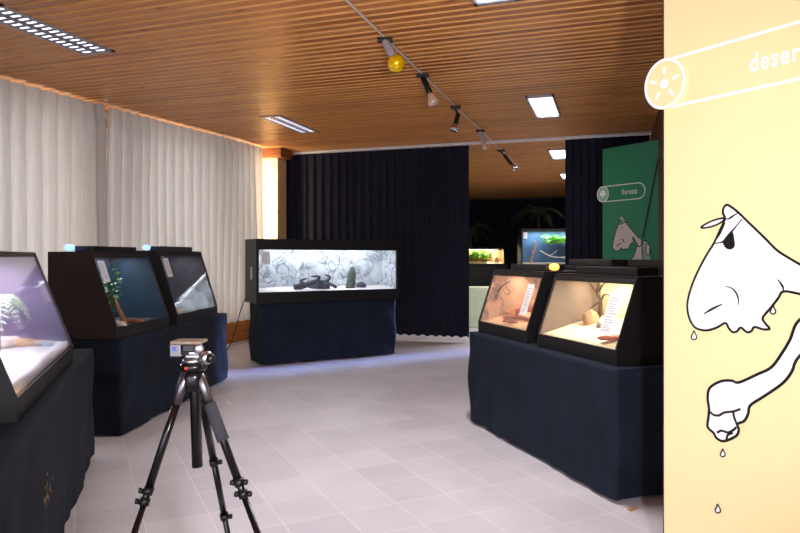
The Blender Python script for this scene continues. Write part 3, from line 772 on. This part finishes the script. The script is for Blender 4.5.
# cream tank
sand('cream sand heaped in the cream sand tank', L_D, R4, .93, .60, .105, M['cream_sand'], .12, .02)
branch('dark twisted branch against the back of the cream sand tank', L_D, R4, [(.10, .48, .2), (.12, .48, .34), (.09, .47, .40), (.16, .44, .49)], .015, M['bark'],
       twigs=[[(.12, .48, .34), (.2, .46, .4), (.29, .46, .38)], [(.09, .47, .40), (.05, .46, .45), (.04, .44, .48)], [(.11, .475, .42), (.2, .45, .48), (.28, .44, .49)], [(.12, .48, .34), (.06, .46, .3), (.04, .44, .27)]])
rock('tan rock left of the others on the cream sand', P_(L_D, R4, .17, .36, .17), (.085, .06, .085), M['tan_rock'], 1.7, group='rocks on the cream sand')
rock('tan rock right of the others on the cream sand', P_(L_D, R4, .36, .36, .17), (.08, .06, .055), M['pink_rock'], 3.9, group='rocks on the cream sand')
rock('flat reddish stone at the right front on the cream sand', P_(L_D, R4, .72, .14, .135), (.1, .05, .022), M['red_rock'], 6.6, group='rocks on the cream sand')

# power cord from the wide tank down to the skirting
a = P_(L_0, R3, -.03, .35, .1)
pts = spline([a, a + Vector((-.12, .02, -.25)), a + Vector((-.22, .0, -.6)), Vector((a.x - .38, a.y - .1, .02)), Vector((a.x - .8, a.y + .05, .012))], n=8)
tag(MB().tube(pts, .007, 8).build('power_cord', M['black_plastic'], smooth=True), 'thin black cord hanging between the wide tank and the window wall', 'cord')
# wood scrap by the right plinth
o = MB().box((-.035, -.012, 0), (.035, .012, .01)).build('wood_chip', M['palebark'], bevel=.003, loc=W(1.38, 3.80, 0), rotz=.9)
tag(o, 'small pale wood chip at the foot of the plinth by the yellow panel', 'wood chip')
o = MB().lathe([(.03, 0), (.036, .006), (.02, .016), (.006, .02)], None, 9).build('paper_scrap', M['card'], loc=W(-1.75, 6.55, 0))
tag(o, 'small white scrap on the floor tiles behind the tripod', 'scrap')

# ------------------------------------------------------------------ printed panels
class Panel:
    def __init__(s, label, x, d, z1, width, m, tag_group='printed panels'):
        s.x, s.d = x, d; s.dir = (.546, -.838)
        nrm = (-.838, -.546)          # towards the viewer's side
        s.rot = heading(-nrm[0], -nrm[1])
        s.root = thing('printed_panel', label, 'panel', W(x, d, 0), s.rot, tag_group)
        # local x along the board, local -y is the printed face
        MB().box((0, 0, .02), (width, .03, z1)).build('board', m, s.root, bevel=.001)
        MB().box((-.006, .001, .02), (-.0005, .031, z1)).build('edge_strip', M['panel_edge'], s.root)
        MB().box((.02, .031, 0), (.07, .33, .05)).box((width - .07, .031, 0), (width - .02, .33, .05)).box((.02, .031, .05), (.07, .071, z1 * .8)).box((width - .07, .031, .05), (width - .02, .071, z1 * .8)).build('stand', M['black_metal'], s.root)
        s.layer = 0
    def px(s, u, v):
        r = (u - 400) / FOC; t = (s.d * r - s.x) / (s.dir[0] - s.dir[1] * r); dd = s.d + s.dir[1] * t
        return (t, EYE + (HOR - v) / FOC * dd)
    def fill(s, pts, m, name, layer, parent=None, sm=True, closed=True):
        p = [(a[0], a[1], 0) for a in pts]
        if sm: p = [tuple(q) for q in spline(p, True, 4)]
        tri = tessellate_polygon([[Vector(q) for q in p]])
        y = -.0006 * layer
        o = MB().add([(q[0], y, q[1]) for q in p], [tuple(f) for f in tri]).build(name, m, parent or s.root)
        return o
    def ribbon(s, mb, pts, w, layer, closed=False, sm=True, taper=False):
        p = [Vector((a[0], a[1], 0)) for a in pts]
        if sm: p = spline(p, closed, 5)
        n = len(p); y = -.0006 * layer; vs = []; fs = []
        for i in range(n):
            a = p[i - 1] if (i > 0 or closed) else p[i]; b = p[(i + 1) % n] if (i < n - 1 or closed) else p[i]
            t = (b - a); t = t.normalized() if t.length > 1e-9 else Vector((1, 0, 0)); q = Vector((-t.y, t.x, 0))
            ww = w / 2 * (1 if not taper else max(.55, math.sin(PI * (i + .5) / n)))
            vs += [(p[i].x + q.x * ww, y, p[i].y + q.y * ww), (p[i].x - q.x * ww, y, p[i].y - q.y * ww)]
        for i in range(n if closed else n - 1):
            j = (i + 1) % n; fs.append((2 * i, 2 * i + 1, 2 * j + 1, 2 * j))
        mb.add(vs, fs)
def ellipse(cx, cz, r, n=28): return [(cx + r * math.cos(2 * PI * k / n), cz + r * math.sin(2 * PI * k / n)) for k in range(n)]
def text_mesh(body, name, m, parent, loc, size, sx, bold=.0):
    cu = bpy.data.curves.new(name, 'FONT'); cu.body = body; cu.size = size; cu.offset = bold; cu.space_character = 1.17
    tmp = bpy.data.objects.new(name, cu); C.objects.link(tmp)
    dg = bpy.context.evaluated_depsgraph_get(); me = bpy.data.meshes.new_from_object(tmp.evaluated_get(dg))
    bpy.data.objects.remove(tmp); bpy.data.curves.remove(cu)
    me.materials.clear(); me.materials.append(m)
    for v in me.vertices: v.co = Vector((v.co.x * sx, -.0015, v.co.y))
    o = bpy.data.objects.new(name, me); C.objects.link(o); o.parent = parent; o.location = loc
    return o
def pill(P, cz, r, x1, lw, discmat, sun=True):
    """long rounded frame with a disc that overhangs the board's left edge"""
    cx = .004
    cx = .011; rx = r * .91
    vs = [(cx + (a - cx) * .91, b) for a, b in ellipse(cx, cz, r, 40)]
    n = len(vs)
    mb = MB().add([(a, .0, b) for a, b in vs] + [(a, .012, b) for a, b in vs], [tuple(range(n)), tuple(range(2 * n - 1, n - 1, -1))] + [(i, (i + 1) % n, (i + 1) % n + n, i + n) for i in range(n)])
    for i, v in enumerate(mb.v): mb.v[i] = (v[0], v[1] - .0125, v[2])
    disc = mb.build('round_badge', discmat, P.root)
    mb = MB()
    ys = 22
    P.ribbon(mb, [(cx + (a - cx) * .905, b) for a, b in ellipse(cx, cz, r - lw / 2, 40)], lw, ys, True, False)
    mb.build('badge_ring', M['print_white'], disc)
    mb = MB()
    arc = [(x1 - r + r * math.cos(a), cz + r * math.sin(a)) for a in [PI / 2 - PI * k / 16 for k in range(17)]]
    rr = lw / 2
    pth = [(cx + r * .25, cz + r - rr)] + [(x1 - r + (r - rr) * math.cos(a), cz + (r - rr) * math.sin(a)) for a in [PI / 2 - PI * k / 16 for k in range(17)]] + [(cx + r * .25, cz - r + rr)]
    P.ribbon(mb, pth, lw, 2, False, False)
    mb.build('frame_line', M['print_white'], P.root)
    mb = MB()
    if sun:
        e = ellipse(cx, cz, r * .19, 20); mb.add([(a, -.0006 * 22, b) for a, b in e], [tuple(range(20))])
        for k in range(5):
            a = PI / 2 + 2 * PI * k / 5
            P.ribbon(mb, [(cx + r * .36 * math.cos(a), cz + r * .36 * math.sin(a)), (cx + r * .66 * math.cos(a), cz + r * .66 * math.sin(a))], r * .13, 22, False, False)
    else:
        for (dx, dz, q) in ((0, .15, .36), (-.2, .02, .26), (.22, .02, .26)):
            e = ellipse(cx + dx * r, cz + dz * r, r * q, 18); mb.add([(a, -.0006 * (22 + q), b) for a, b in e], [tuple(range(18))])
        P.ribbon(mb, [(cx, cz), (cx, cz - r * .5)], r * .14, 22, False, False)
    mb.build('sun_symbol' if sun else 'tree_symbol', M['print_white'], disc)

YP = Panel('tall yellow panel with a printed camel, at the right edge', 1.2375, 3.0, 3.1, .95, M['yellow'])
pill(YP, 2.308, .118, .74, .0135, M['yellow'])
text_mesh('deserto', 'lettering', M['print_white'], YP.root, (.40, 0, 2.270), .106, .71, .0022)
def c3(l): return [YP.px(660 + a / 3.33, 190 + b / 3.33) for a, b in l]
def c4(l): return [YP.px(660 + a / 2.764, 340 + b / 2.764) for a, b in l]
head = [(212, 62), (222, 50), (236, 55), (262, 75), (300, 112), (345, 155), (390, 200), (430, 226), (466, 247), (560, 300), (640, 370), (700, 470), (760, 560),
        (640, 520), (560, 400), (520, 362), (466, 346), (412, 338), (395, 360), (370, 392), (350, 415), (343, 430), (355, 448), (366, 462), (345, 464), (316, 456), (305, 470), (290, 473), (270, 458), (258, 470), (243, 473),
        (230, 460), (219, 443), (190, 458), (160, 467), (135, 465), (115, 455), (100, 430), (92, 395), (95, 360), (110, 310), (135, 255), (160, 210), (180, 178), (200, 135), (217, 97), (211, 78)]
hp = [q for q in c3(head)]
hp = [(min(a, .944), b) for a, b in hp]
cam = YP.fill(hp, M['print_white'], 'printed_camel', 2)
mb = MB(); YP.ribbon(mb, hp, .0102, 4, True)
for l, w in (([(180, 178), (197, 176), (212, 171), (228, 152), (243, 135), (258, 117), (275, 96)], .0095), ([(218, 97), (232, 95), (245, 86), (262, 76)], .009), ([(148, 412), (175, 396), (208, 380)], .011),
             ([(220, 320), (240, 327), (255, 343), (262, 362), (262, 382)], .008), ([(393, 298), (403, 310), (411, 325), (412, 340)], .009), ([(184, 170), (200, 146), (218, 110)], .009)):
    YP.ribbon(mb, c3(l), w, 5, taper=len(l) > 2)
mb.build('outline', M['print_black'], cam)
ear = c3([(138, 125), (160, 110), (190, 98), (219, 94), (205, 108), (185, 118), (160, 125)])
e = YP.fill(ear, M['print_white'], 'ear', 6, cam); mb = MB(); YP.ribbon(mb, ear, .0085, 7, True); mb.v = mb.v; mb.build('ear_outline', M['print_black'], cam)
YP.fill(c3([(210, 172), (222, 160), (243, 140), (249, 165), (251, 185), (243, 196), (230, 198), (218, 191)]), M['print_black'], 'eye_patch', 6, cam)
arm = [(560, -190), (470, -100), (387, -55), (362, -2), (340, 35), (310, 75), (270, 95), (220, 117), (200, 112), (170, 114), (140, 132), (134, 160), (138, 190), (136, 215), (134, 240), (150, 256), (158, 270), (175, 279), (195, 274), (215, 262), (220, 245),
       (216, 232), (235, 223), (246, 203), (252, 180), (290, 155), (340, 120), (366, 88), (387, 45), (480, -40), (600, -120)]
ap = [(min(a, .944), b) for a, b in c4(arm)]
ar = YP.fill(ap, M['print_white'], 'printed_arm', 8)
mb = MB(); YP.ribbon(mb, ap, .0115, 10, True)
for l in ([(138, 195), (150, 206), (165, 208), (180, 200), (205, 197), (225, 190)], [(205, 200), (208, 215), (215, 232)], [(160, 256), (172, 250), (190, 255), (205, 248), (214, 240)], [(186, 276), (190, 262), (204, 256)]):
    YP.ribbon(mb, c4(l), .010, 11)
mb.build('outline', M['print_black'], ar)
def drop(cu_, cv, s):
    sh = [(0, -1.35), (.35, -.6), (.7, .1), (.62, .75), (0, 1.05), (-.62, .75), (-.7, .1), (-.35, -.6)]
    p = [YP.px(cu_ + a * s, cv + b * s) for a, b in sh]
    o = YP.fill(p, M['print_white'], 'printed_drop', 6); mb = MB(); YP.ribbon(mb, p, .0062, 7, True); mb.build('outline', M['print_black'], o)
drop(694.5, 335.8, 3.6); drop(773.6, 310.2, 3.6); drop(723.3, 453.2, 3.2); drop(718.4, 509, 3.6)

GP = Panel('tall green panel with a printed camel, in front of the narrow black curtain', 3.01, 9.5, 3.1, .95, M['green'])
pill(GP, 2.43, .118, .73, .0135, M['print_disc'], False)
text_mesh('floresta', 'lettering', M['print_white'], GP.root, (.34, 0, 2.397), .108, .66, .0012)
def g5(l): return [GP.px(595 + a / 5.614, 180 + b / 5.614) for a, b in l]
hd = g5([(135, 245), (150, 247), (170, 236), (190, 260), (215, 290), (240, 318), (262, 336), (270, 352), (262, 365), (246, 374), (232, 350), (216, 322), (212, 332), (218, 345), (200, 360), (193, 376), (197, 388), (175, 386), (162, 392), (150, 384), (130, 398), (110, 395), (100, 378), (102, 350), (112, 310), (124, 270)])
g = GP.fill(hd, M['print_grey'], 'printed_camel', 2); mb = MB(); GP.ribbon(mb, hd, .014, 4, True)
for l in ([(122, 370), (135, 362), (148, 352)], [(148, 332), (160, 338), (164, 352)], [(150, 265), (156, 264)]): GP.ribbon(mb, g5(l), .014, 5)
mb.build('outline', M['print_black'], g)
ht = g5([(132, 240), (150, 232), (137, 222), (139, 206), (150, 201), (162, 208), (168, 220), (176, 222), (172, 232), (152, 244), (136, 248)])
hh = GP.fill(ht, M['print_mint'], 'printed_hat', 6, g); mb = MB(); GP.ribbon(mb, ht, .012, 7, True); mb.build('outline', M['print_black'], g)
jk = g5([(262, 346), (284, 340), (303, 360), (312, 410), (318, 470), (316, 540), (300, 640), (270, 640), (282, 540), (280, 490), (271, 440), (264, 390)])
j = GP.fill(jk, M['print_mint'], 'printed_jacket', 3); mb = MB(); GP.ribbon(mb, jk, .014, 5, True); mb.build('outline', M['print_black'], j)
am = g5([(236, 372), (228, 400), (216, 432), (204, 452), (235, 500), (276, 500), (270, 440), (264, 400), (262, 366), (248, 376)])
a_ = GP.fill(am, M['print_grey'], 'printed_arm', 6); mb = MB(); GP.ribbon(mb, am, .014, 7, True); mb.build('outline', M['print_black'], a_)
hn = g5([(292, 362), (306, 366), (309, 390), (305, 420), (291, 418), (288, 388)])
b_ = GP.fill(hn, M['print_grey'], 'printed_hand', 8); mb = MB(); GP.ribbon(mb, hn, .012, 9, True); mb.build('outline', M['print_black'], b_)
mb = MB(); GP.ribbon(mb, [GP.px(659, 157), GP.px(643, 238)], .03, 9, False, False); mb.build('printed_pole', M['print_black'], GP.root)

# ------------------------------------------------------------------ tripod
tp = thing('tripod', 'black camera tripod with a silver head standing on the tiles', 'tripod', W(-.645, 2.0, 0), YAW)
HZ = 1.115
FR = .545
def leg_at(leg, k):        # k = 0 at the top, 1 at the foot
    ang, foot = leg
    r = .036 + (foot - .036) * k
    return Vector((math.sin(ang) * r, math.cos(ang) * r, (HZ - .012) * (1 - k) + .012 * k))
for li, ang in enumerate(((math.radians(6), .50), (math.radians(113), .56), (math.radians(228), .42))):
    k1 = (.27, .26, .274)[li]; k2 = (.473, .29, .301)[li]
    lg = MB().tube([leg_at(ang, 0), leg_at(ang, k1)], .0122, 14).build('leg', M['black_metal'], tp, smooth=True)
    MB().tube([leg_at(ang, k1 - .01), leg_at(ang, k2 + .01)], .0108, 12).build('middle_section', M['black_metal'], lg, smooth=True)
    MB().tube([leg_at(ang, k2), leg_at(ang, .99)], .0095, 12).build('lower_section', M['black_metal'], lg, smooth=True)
    MB().tube([leg_at(ang, .975), leg_at(ang, 1.0)], [.013, .016], 12).build('rubber_foot', M['black_plastic'], lg, smooth=True)
    for kk in (k1, k2):
        c = leg_at(ang, kk); mb = MB().tube([leg_at(ang, kk - .009), leg_at(ang, kk + .009)], .0155, 14)
        mb.build('clamp', M['black_plastic'], lg, smooth=True)
        sd = Vector((.86, -.2, .1)) if li else Vector((.9, 0, 0))
        if li == 2: sd = Vector((-.86, -.2, .1))
        for sg in ((1, -1) if li == 1 else (1,)):
            MB().tube([c, c + sd * .018 * sg, c + sd * .02 * sg, c + sd * .03 * sg], [.005, .005, .009, .008], 10).build('clamp_knob', M['black_plastic'], lg, smooth=True)
    if li == 1:
        f = MB().tube([leg_at(ang, .05), leg_at(ang, .15)], .0185, 16).build('foam_grip', M['foam'], lg, smooth=True)
    # silver shoulder casting
    mb = MB(); a, b = leg_at(ang, -.045), leg_at(ang, .05)
    mb.tube([a + Vector((0, 0, .004)), leg_at(ang, 0), b], [.014, .0165, .014], 12)
    mb.build('shoulder', M['dark_alu'], lg, smooth=True)
MB().lathe([(.03, HZ - .03), (.038, HZ - .015), (.039, HZ + .012), (.036, HZ + .024), (.03, HZ + .03)], None, 20).build('collar', M['black_metal'], tp, smooth=True)
MB().tube([(.012, 0, HZ - .27), (.004, 0, HZ - .02), (0, 0, HZ + .05)], .0165, 16).build('centre_column', M['black_metal'], tp, smooth=True)
MB().lathe([(.034, HZ + .03), (.04, HZ + .036), (.04, HZ + .052), (.034, HZ + .056)], None, 24).build('base_ring', M['black_metal'], tp, smooth=True)
MB().lathe([(.03, HZ + .056), (.034, HZ + .058), (.034, HZ + .066), (.026, HZ + .070), (.024, HZ + .074)], None, 24).build('pan_ring', M['alu'], tp, smooth=True)
mb = MB(); mb.box((-.016, -.041, HZ + .039), (-.005, -.036, HZ + .049)); mb.build('red_mark', M['red_dot'], tp, bevel=.002)
hd_ = MB().box((-.02, -.022, HZ + .072), (.03, .022, HZ + .082)).box((-.012, -.018, HZ + .082), (.022, .018, HZ + .104)).build('pan_head', M['alu'], tp, bevel=.004)
MB().box((-.066, -.03, HZ + .076), (-.03, .03, HZ + .118)).build('tilt_block', M['dark_alu'], tp, bevel=.004)
MB().box((-.056, -.0315, HZ + .096), (-.046, -.0302, HZ + .108)).build('blue_label', M['blue_label'], hd_)
MB().box((-.062, -.036, HZ + .116), (.034, .036, HZ + .126)).build('camera_plate', M['cork'], tp, bevel=.003)
MB().box((-.028, -.026, HZ + .09), (.014, .026, HZ + .116)).build('tilt_bracket', M['black_metal'], tp, bevel=.004)
MB().lathe([(.012, 0), (.016, .004), (.016, .012), (.012, .016)], Matrix.Translation((.024, -.02, HZ + .102)) @ Matrix.Rotation(PI / 2, 4, 'X'), 16).build('lock_knob', M['alu'], tp, smooth=True)
hb = MB().tube([(.02, -.012, HZ + .078), (.042, -.03, HZ + .076)], .006, 10).build('handle', M['black_metal'], tp, smooth=True)
q = Matrix.Translation((.042, -.03, HZ + .076)) @ Vector((.8, -.6, 0)).to_track_quat('Z', 'Y').to_matrix().to_4x4()
MB().lathe([(.010, 0), (.019, .004), (.021, .012), (.019, .022), (.012, .027)], q, 18).build('handle_knob', M['alu'], hb, smooth=True)
MB().lathe([(.008, .026), (.015, .03), (.013, .042), (.006, .046)], q, 16).build('handle_cap', M['black_plastic'], hb, smooth=True)

# ------------------------------------------------------------------ the room beyond the rail
FR_ = heading(0, 1)
def far_pos(x, d, z=0): return W(x, d, z)
curtain('curtain', (-4.6, 21.6, 0), (5.6, 21.6, 0), .05, 3.4, M['black_curtain'], 'long black curtain along the far end of the back room', 'back room curtains', .03, .2, 6)
# green lit low tank
def stand(label, loc, rotz, w, d, h, m, group=None, name='tank_stand'):
    t = thing(name, label, 'stand', loc, rotz, group)
    MB().box((0, 0, .04), (w, d, h)).build('body', m, t, bevel=.01)
    MB().box((.03, .03, 0), (w - .03, d - .03, .04)).build('foot', M['black_plastic'], t)
    MB().box((-.015, -.015, h), (w + .015, d + .015, h + .02)).build('top', M['tank'], t)
    return t
s1 = W(1.75, 18.2, 0); stand('tall black stand under the small green lit tank, back room', s1, FR_, 1.3, .6, 1.24, M['tank'], 'stands in the back room')
LF1 = W(1.8, 18.22, 1.26)
TF1 = tank('small green lit terrarium on a tall stand, back room', LF1, FR_, 1.18, .50, .5, .14, 'tank', 'bd_brown', 'bd_brown', 34, (1, 1, .85), rail_h=.05, top_h=.04, lamp=True, group='back room tanks')
sand('gravel in the small green lit tank', LF1, FR_, 1.18, .5, .06, M['cream_sand'], .05)
for k in range(3):
    leafy('lime green bushy plant in the small green lit tank, ' + ('behind its left end', 'at its middle', 'right of the others')[k], P_(LF1, FR_, .18 + .27 * k, .22 + .04 * k, .085), FR_, 16, .15, M['lime'], 11 + k, 'bushy_plant', .14, .36, 'lime green plants in the small tank')
rock('tan rock at the right end of the small green lit tank', P_(LF1, FR_, .98, .28, .085), (.13, .09, .13), M['tan_rock'], 4.9)
# big blue lit tank
s2 = W(3.25, 17.0, 0); stand('tall black stand under the large blue lit tank, back room', s2, FR_, 1.8, .6, 1.23, M['tank'], 'stands in the back room')
LF2 = W(3.22, 17.0, 1.25)
TF2 = tank('large blue lit terrarium with leaves on a tall stand, back room', LF2, FR_, 1.75, 1.0, .58, 0, 'tank', 'bd_steel', 'bd_steel', 26, (.85, 1, 1), card=(.06, .03, .1, .16), vertical=True, rail_h=.07, group='back room tanks')
for k in range(3):
    leafy('green hanging plant at the top of the large blue lit tank, ' + ('leftmost', 'middle one', 'nearest the black curtain')[k], P_(LF2, FR_, .8 + .3 * k, .26, .52), FR_, 14, .15, M['lime'], 21 + k, 'leafy_plant', .17, .33, 'leaves in the large blue lit tank')
branch('pale thin branch crossing the large blue lit tank', LF2, FR_, [(.55, .2, .42), (.8, .2, .28), (1.1, .22, .24), (1.4, .2, .30)], .02, M['pink_rock'], twigs=[[(.8, .2, .28), (.95, .18, .38), (1.0, .2, .44)], [(1.1, .22, .24), (1.25, .2, .2), (1.35, .2, .17)]])
branch('brown upright branch at the left in the large blue lit tank', LF2, FR_, [(.3, .25, .09), (.36, .22, .35), (.44, .25, .55), (.4, .25, .7)], .035, M['palebark'])
sand('grey gravel in the large blue lit tank', LF2, FR_, 1.75, .58, .075, M['grey_sand'], .03)
# pale block in the gap beside the curtain, greenish light put into its colour
o = MB().box((0, 0, 0), (.62, .5, .86)).build('pale_plinth', M['pale_green_lit'], bevel=.02, loc=W(1.4, 13.55, 0), rotz=FR_)
tag(o, 'pale plinth with greenish light in its colour, beyond the curtain opening, behind the orange sandy tank', 'plinth')
def fit(L, R, W_, D, Hh, setb, rail):
    """bend plants back inside their tank's glass"""
    inv = (Matrix.Translation(L) @ Matrix.Rotation(R, 4, 'Z')).inverted()
    for t in [o for o in C.objects if o.type == 'EMPTY' and o.get('category') == 'plant']:
        b = inv @ Vector(t.location)
        if not (0 < b.x < W_ and 0 < b.y < D and 0 < b.z < Hh): continue
        for ch in [o for o in C.objects if o.parent == t]:
            for v in ch.data.vertices:
                q = v.co + b
                q.x = min(max(q.x, .03), W_ - .03); q.z = min(max(q.z, .03), Hh - .06)
                f = setb * max(0, q.z - rail) / (Hh - rail) if setb else .03
                q.y = min(max(q.y, f + .02), D - .06)
                v.co = q - b
fit(L_1, R1, 1.67, .60, .71, .22, .1); fit(L_A, R2, .98, .60, .725, .22, .1)
fit(LF1, FR_, 1.18, .5, .50, .14, .05); fit(LF2, FR_, 1.75, .58, 1.0, 0, .07)
# palms
def palm(label, loc, h, L, n, seed):
    t = thing('potted_palm', label, 'palm', loc, 0, 'potted palms in the back room'); rnd = random.Random(seed)
    MB().lathe([(.16, 0), (.2, .3), (.22, .32), (.2, .34)], None, 18).build('pot', M['terracotta'], t, smooth=True)
    MB().lathe([(.01, .31), (.19, .315), (.19, .33), (.01, .335)], None, 18).build('soil', M['soil'], t)
    MB().tube(spline([(0, 0, .3), (.03, 0, h * .5), (0, .02, h)], n=6), .035, 8).build('trunk', M['bark'], t, smooth=True)
    for k in range(n):
        a = 2 * PI * k / n + rnd.uniform(-.2, .2); up = rnd.uniform(.5, 1.15); dr = Vector((math.cos(a), math.sin(a), 0)); sd = Vector((-dr.y, dr.x, 0)); mb = MB(); path = []
        for i in range(15):
            s = i / 14; path.append(Vector((0, 0, h)) + dr * L * s + Vector((0, 0, L * (up * s - 1.05 * s * s))))
        mb.tube(path, [.012 * (1 - .7 * i / 14) for i in range(15)], 5)
        for i in range(2, 15):
            w = L * .26 * math.sin(PI * min(1, i / 14 * .8 + .15)); tn = (path[i] - path[i - 1]).normalized()
            for sg in (-1, 1):
                p = path[i]; tip = p + sd * sg * w + tn * w * .5 - Vector((0, 0, w * .5)); mb.add([p - tn * .015, tip, p + tn * .015], [(0, 1, 2)])
        mb.build('frond', M['darkleaf'], t)
palm('tall dark palm behind the large blue lit tank, back room', W(4.1, 19.0, 0), 2.8, .8, 12, 3)
palm('dark palm behind the small green lit tank, beside the wide black curtain edge', W(2.15, 19.6, 0), 2.3, .7, 12, 8)

# ------------------------------------------------------------------ light
wd = bpy.data.worlds.new('sky'); scene.world = wd; wd.use_nodes = True
bg = wd.node_tree.nodes['Background']; bg.inputs['Color'].default_value = (.75, .86, 1, 1); bg.inputs['Strength'].default_value = 1.0

sun = bpy.data.lights.new('sun', 'SUN'); sun.energy = 4.0; sun.color = (1.0, .95, .88); sun.angle = math.radians(3.0)
so = bpy.data.objects.new('sun', sun); C.objects.link(so)
el = math.radians(24); hv = Vector((.64, .77, 0)).normalized()
so.rotation_euler = (Vector((hv.x * math.cos(el), hv.y * math.cos(el), -math.sin(el)))).to_track_quat('-Z', 'Y').to_euler()
so.location = (-12, -2, 6)
# daylight through the doors behind the viewer
area_light('door_daylight', (0, Y0 + .1, 1.45), 5.6, 130, (.95, .93, 1.0), None, (PI / 2, 0, 0), PI, 2.5)
# skylight on the outside of the curtains
wa = area_light('window_daylight', wl(-.30, 2.35, 1.9), 7.4, 120, (1.0, .98, .92), None, (0, 0, 0), PI, 2.8)
wa.rotation_euler = (Matrix.Rotation(-math.atan(.087), 3, 'Z') @ Vector((1, 0, 0))).to_track_quat('-Z', 'Y').to_euler()
wa.data.size, wa.data.size_y = 5.2, 2.8
# warm glow of the window behind the corner pillar
sp = bpy.data.lights.new('corner_glow', 'AREA'); sp.energy = 60; sp.color = (1, .76, .46); sp.size = .25; sp.shape = 'RECTANGLE'; sp.size_y = 2.4
spo = bpy.data.objects.new('corner_glow', sp); C.objects.link(spo); spo.location = wl(-.2, 4.55, 2.1); spo.rotation_euler = Vector((.12, 1, .0)).to_track_quat('-Z', 'Y').to_euler()
# the photographer's flash
fl = bpy.data.lights.new('camera_flash', 'SPOT'); fl.energy = 430; fl.color = (1, .94, .96); fl.spot_size = math.radians(88); fl.spot_blend = .9; fl.shadow_soft_size = .04
fo = bpy.data.objects.new('camera_flash', fl); C.objects.link(fo); fo.location = W(.42, 0.0, 1.66); fo.rotation_euler = (PI / 2 - .03, 0, YAW)
# sliver of blue daylight from a side window of the back room, crossing the floor through the curtain opening
sl = area_light('side_window_daylight', (3.62, 16.9, 2.0), .62, 22, (.34, .48, 1.0), None, (0, 0, 0), math.radians(4.5), 2.0)
sl.rotation_euler = Vector((-.641, -.767, -.172)).to_track_quat('-Z', 'Y').to_euler()
# lamps of the ceiling strips
for (x, y, p) in ((-4.76, 4.4, 20), (-4.6, 8.65, 3), (-.85, 4.35, 70), (-.85, 8.65, 3), (-.97, 12.7, 110), (-1.03, 16.2, 80)):
    area_light('strip_lamp', (x, y, H - .035), .28, p, (1, .97, .95), None, (0, 0, 0), math.radians(150), 1.1)

# ------------------------------------------------------------------ camera
cam = bpy.data.cameras.new('camera'); cam.lens = FOC / 800 * 36; cam.sensor_width = 36; cam.clip_start = .02
cam.shift_y = -(266.5 - HOR) / 800
co = bpy.data.objects.new('camera', cam); C.objects.link(co); co.location = (0, 0, EYE); co.rotation_euler = (PI / 2, 0, YAW)
scene.camera = co
vs_ = scene.view_settings; vs_.view_transform = 'Standard'; vs_.look = 'None'; vs_.gamma = 1; vs_.exposure = 0.0; vs_.use_curve_mapping = False
